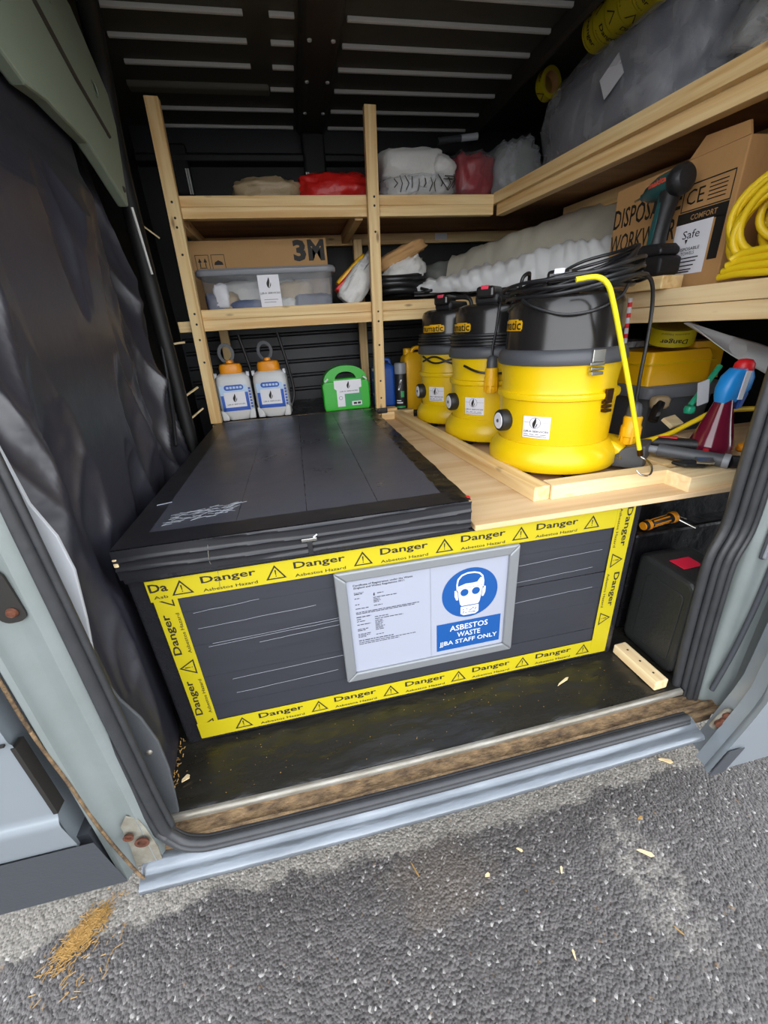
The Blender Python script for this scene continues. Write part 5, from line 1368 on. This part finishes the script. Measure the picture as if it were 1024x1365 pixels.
tag(MB().box(-.035, .035, -.02, .02, 0, .012, T(1.30, .30, .60) @ RZ(20) @ RX(35)).build('card_piece', 'pine_pale', bevel=.002), 'cream piece of card beside the spray bottle', 'card')
tag(MB().box(-.012, .012, -.012, .012, 0, .07, T(1.262, .335, .60) @ RY(24) @ RX(-10)).build('black_bottle', 'blk', bevel=.005), 'small black bottle lying against the grey tub', 'bottle')
tag(blob(MB(), (1.30, .36, .655), (.028, .02, .022), .6, .2, 4, 71, 20, 12).build('rag', 'tanbag', smooth=180), 'beige rag bunched by the grey tub', 'rag')
tag(MB().box(1.34, 1.75, .05, .35, .53, .555).build('plywood_offcut', 'ply', bevel=.002), 'plywood offcut lying behind the spray bottle', 'offcut')
for i, (x, y, m, lab) in enumerate(((1.36, .10, 'orange', 'orange plastic fitting right of the spray bottle'), (1.345, .055, 'white', 'small white fitting right of the spray bottle'))):
    tag(blob(MB(), (x, y, .566), (.026, .014, .013), .7, .15, 4, 80 + i, 18, 12).build('plastic_fitting', m, smooth=180), lab, 'fitting')
gh = thing('green_driver', (1.36, .28, .66), 'green handled tool leaning behind the spray bottle', 'tool')
ctube((1.335, .28, .655), (1.42, .29, .765), .008, 'tealgreen', 'shaft', gh)
MB().lathe([(.0001, -.012), (.014, -.01), (.016, 0), (.014, .01), (.0001, .012)], 14, T(1.325, .27, .645)).build('knob', 'tealgreen', gh, world=True, smooth=50)
MB().box(-.018, .018, -.002, .002, -.035, .035, T(1.325, .24, .70) @ RY(-14)).build('hang_tag', 'white', gh, world=True)
ys_ = thing('yellow_air_line', (1.20, .2, .58), 'thin yellow air line snaking across the tools to the spray bottle', 'hose')
MB().tube(spline([(1.075, .21, .582), (1.13, .205, .585), (1.20, .20, .600), (1.27, .195, .630), (1.33, .19, .652), (1.43, .19, .650), (1.58, .19, .640)], 8), .0075, 10).build('line', 'yelhose', ys_, world=True, smooth=60)

# bungee with a wire hook
bg = thing('bungee_cord', (1.03, .12, .57), 'bright yellow bungee cord with a wire hook down the nearest vacuum', 'cord')
MB().tube(spline([(.79, .145, 1.004), (.83, .130, 1.006), (.853, .12, .990), (.872, .118, .955), (.905, .12, .885), (.962, .12, .753), (1.0, .12, .66), (1.030, .12, .585)], 8), .0058, 10).build('cord', 'yelcord', bg, world=True, smooth=60)
MB().tube(spline([(1.030, .12, .588), (1.034, .118, .572), (1.042, .105, .565), (1.03, .075, .560), (1.01, .05, .552), (.985, .035, .551), (.965, .038, .556), (.958, .045, .566)], 8), .0025, 8).build('hook', 'steel', bg, world=True, smooth=60)
MB().tube([(1.028, .12, .592), (1.033, .119, .575)], .0072, 10).build('ferrule', 'bronze', bg, world=True)

# ================================================================== BESIDE THE BOX ON THE FLOOR
cs = thing('tool_case', (1.12, -.03, .001), 'black moulded plastic tool case standing right of the storage box', 'case')
MB().prism(rrect(.185, .30, .03, 5, -.03, .153), 0, .16, Matrix(((0, 0, 1, 1.045), (1, 0, 0, 0), (0, 1, 0, 0), (0, 0, 0, 1)))).build('shell', 'case', cs, world=True, bevel=.012, seg=3)
MB().prism(rrect(.20, .275, .03, 5, -.02, .150), 0, .11, Matrix(((0, 0, 1, 1.075), (1, 0, 0, .012), (0, 1, 0, 0), (0, 0, 0, 1)))).build('back_shell', 'case', cs, world=True, bevel=.01, seg=3)
MB().prism(rrect(.12, .22, .015, 4, -.04, .15), 0, .004, Matrix(((0, 0, -1, 1.046), (1, 0, 0, 0), (0, 1, 0, 0), (0, 0, 0, 1)))).build('raised_panel', 'case', cs, world=True, bevel=.002)
MB().prism(rrect(.03, .022, .004), 0, .004, T(1.10, -.125, .05) @ RX(90)).build('latch', 'gry', cs, world=True)
tag(MB().prism([(1.078, -.004), (1.080, -.050), (1.140, -.048), (1.142, -.002)], .3045, .306).build('red_card', 'redcard', bevel=.0005), 'red diamond shaped card lying on the black tool case', 'card')
dark = struct(MB().box(1.045, 1.6, .085, .15, 0, .345).build('trim_17', 'film_black', bevel=.01), 'black film covered step behind the tool case')
sd_ = thing('multi_screwdriver', (1.15, .07, .347), 'orange and black multi-bit screwdriver with a bent steel tip', 'screwdriver')
P0 = Vector((1.075, .100, .362)); P1 = Vector((1.190, .108, .372))
dv = (P1 - P0).normalized()
Q = dv.to_track_quat('Z', 'Y').to_matrix().to_4x4(); Q.translation = P0
Ld = (P1 - P0).length
MB().lathe([(.0001, 0), (.011, 0), (.0145, .006), (.0145, .022), (.011, .03), (.0115, Ld * .75), (.014, Ld * .8), (.016, Ld * .86), (.016, Ld * .97), (.011, Ld)], 20, Q).build('grip', 'blkm', sd_, world=True, smooth=40)
MB().lathe([(.0001, -.001), (.012, -.001), (.0125, .004), (.0001, .006)], 20, Q).build('end_cap', 'orange', sd_, world=True)
MB().lathe([(.0152, .012), (.0156, .016), (.0152, .022)], 20, Q).build('orange_ring', 'orange', sd_, world=True)
MB().lathe([(.0162, Ld * .84), (.0172, Ld * .87), (.0172, Ld * .96), (.0155, Ld * .99)], 20, Q).build('orange_collar', 'orange', sd_, world=True, smooth=40)
for k in range(6):
    MB().box(.0105, .0125, -.0022, .0022, .032, Ld * .76, Q @ RZ(60 * k)).build('orange_rib', 'orange', sd_, world=True)
E1 = P0 + dv * Ld
MB().tube([E1, E1 + Vector((.006, -.012, -.008)), E1 + Vector((.030, -.045, -.022))], .0042, 10).build('steel_tip', 'steel', sd_, world=True, smooth=50)
MB().tube([E1 + Vector((.002, 0, .004)), E1 + Vector((.022, -.018, -.004))], .003, 8).build('spare_tip', 'steel', sd_, world=True, smooth=50)
wbk = board('timber_block', (.984, .0, .018), (.990, -.150, .018), .040, .030, 'pine_pale', None, bevel=.003)
tag(wbk, 'pale pine block on the floor against the black tool case', 'block')
for (y) in (-.03, -.075, -.12):
    o = MB().lathe([(.003, 0), (.003, .0005), (.0001, .0005)], 8).build('nail_hole', 'ink', wbk); o.location = (-(y + .075), 0, .0151)

# litter
def chip(x, y, z, l, w, rz, lab, m='pine_pale'):
    o = MB().prism([(-l / 2, -w * .1), (l * .3, -w / 2), (l / 2, 0), (l * .35, w / 2), (-l * .3, w * .35)], 0, w * .25, T(x, y, z) @ RZ(rz)).build('wood_chip', m)
    tag(o, lab, 'wood chip', 'wood chips')
chip(.757, -.064, .006, .05, .007, 22, 'long pale splinter on the floor film below the sign')
chip(-.232, -.092, .006, .02, .012, 40, 'small pale chip on the floor film at the left')
chip(.946, -.281, GZ + .004, .045, .012, -35, 'pale wood chip on the asphalt at the right')
chip(1.219, -.068, GZ + .004, .045, .014, -30, 'wood chip on the asphalt below the slid back door')
chip(.286, -.164, GZ + .004, .045, .004, -70, 'thin straw coloured sliver on the asphalt near the middle', 'straw')
chip(.482, -.225, GZ + .004, .016, .010, 10, 'small tan chip on the asphalt left of the centre')
chip(.60, -.19, GZ + .004, .02, .008, -40, 'small tan chip on the asphalt nearest the sill')
chip(.69, -.262, GZ + .004, .02, .007, 60, 'small pale chip on the asphalt under the tool case')
chip(1.0, -.20, GZ + .004, .02, .008, 10, 'brown leaf scrap on the asphalt near the sill end', 'straw')
chip(.62, -.42, GZ + .004, .02, .006, 80, 'tiny pale chip on the near asphalt')
chip(.90, -.44, GZ + .004, .025, .004, -60, 'thin stick on the near asphalt at the right', 'straw')
rnd = random.Random(9); stw = MB()
for i in range(900):
    t_ = rnd.gauss(0, .45); q_ = rnd.gauss(0, .014)
    x = -.617 + .052 * t_ - .6 * q_; y = -.095 + .050 * t_ + q_
    a = R(44) + rnd.gauss(0, .7); l = rnd.uniform(.003, .010)
    if rnd.random() < .06: x = rnd.uniform(-.70, -.50); y = rnd.uniform(-.22, -.10)
    z = GZ + rnd.uniform(.002, .007)
    stw.tube([(x - l * math.cos(a), y - l * math.sin(a), z), (x + l * math.cos(a), y + l * math.sin(a), z + rnd.uniform(-.002, .002))], .0009, 3)
so = stw.build('loose_straw', 'straw'); so['kind'] = 'stuff'; tag(so, 'patch of loose straw on the ground below the front door', 'straw')
fl_ = MB(); rnd = random.Random(31)
for i in range(110):
    x = rnd.uniform(-.25, 1.0); y = rnd.uniform(-.15, -.01); l = rnd.uniform(.0005, .002); a = rnd.uniform(0, 6)
    fl_.tube([(x, y, .0045), (x + l * math.cos(a), y + l * math.sin(a), .0055)], .0006, 3)
for i in range(60):
    x = -.262 + rnd.gauss(0, .006); y = rnd.uniform(-.15, .02); fl_.tube([(x, y, .005), (x + rnd.uniform(-.006, .006), y + rnd.uniform(-.008, .008), .008)], .0012, 3)
so = fl_.build('sawdust_flecks', 'straw'); so['kind'] = 'stuff'; tag(so, 'pale sawdust flecks scattered on the black floor film', 'sawdust')
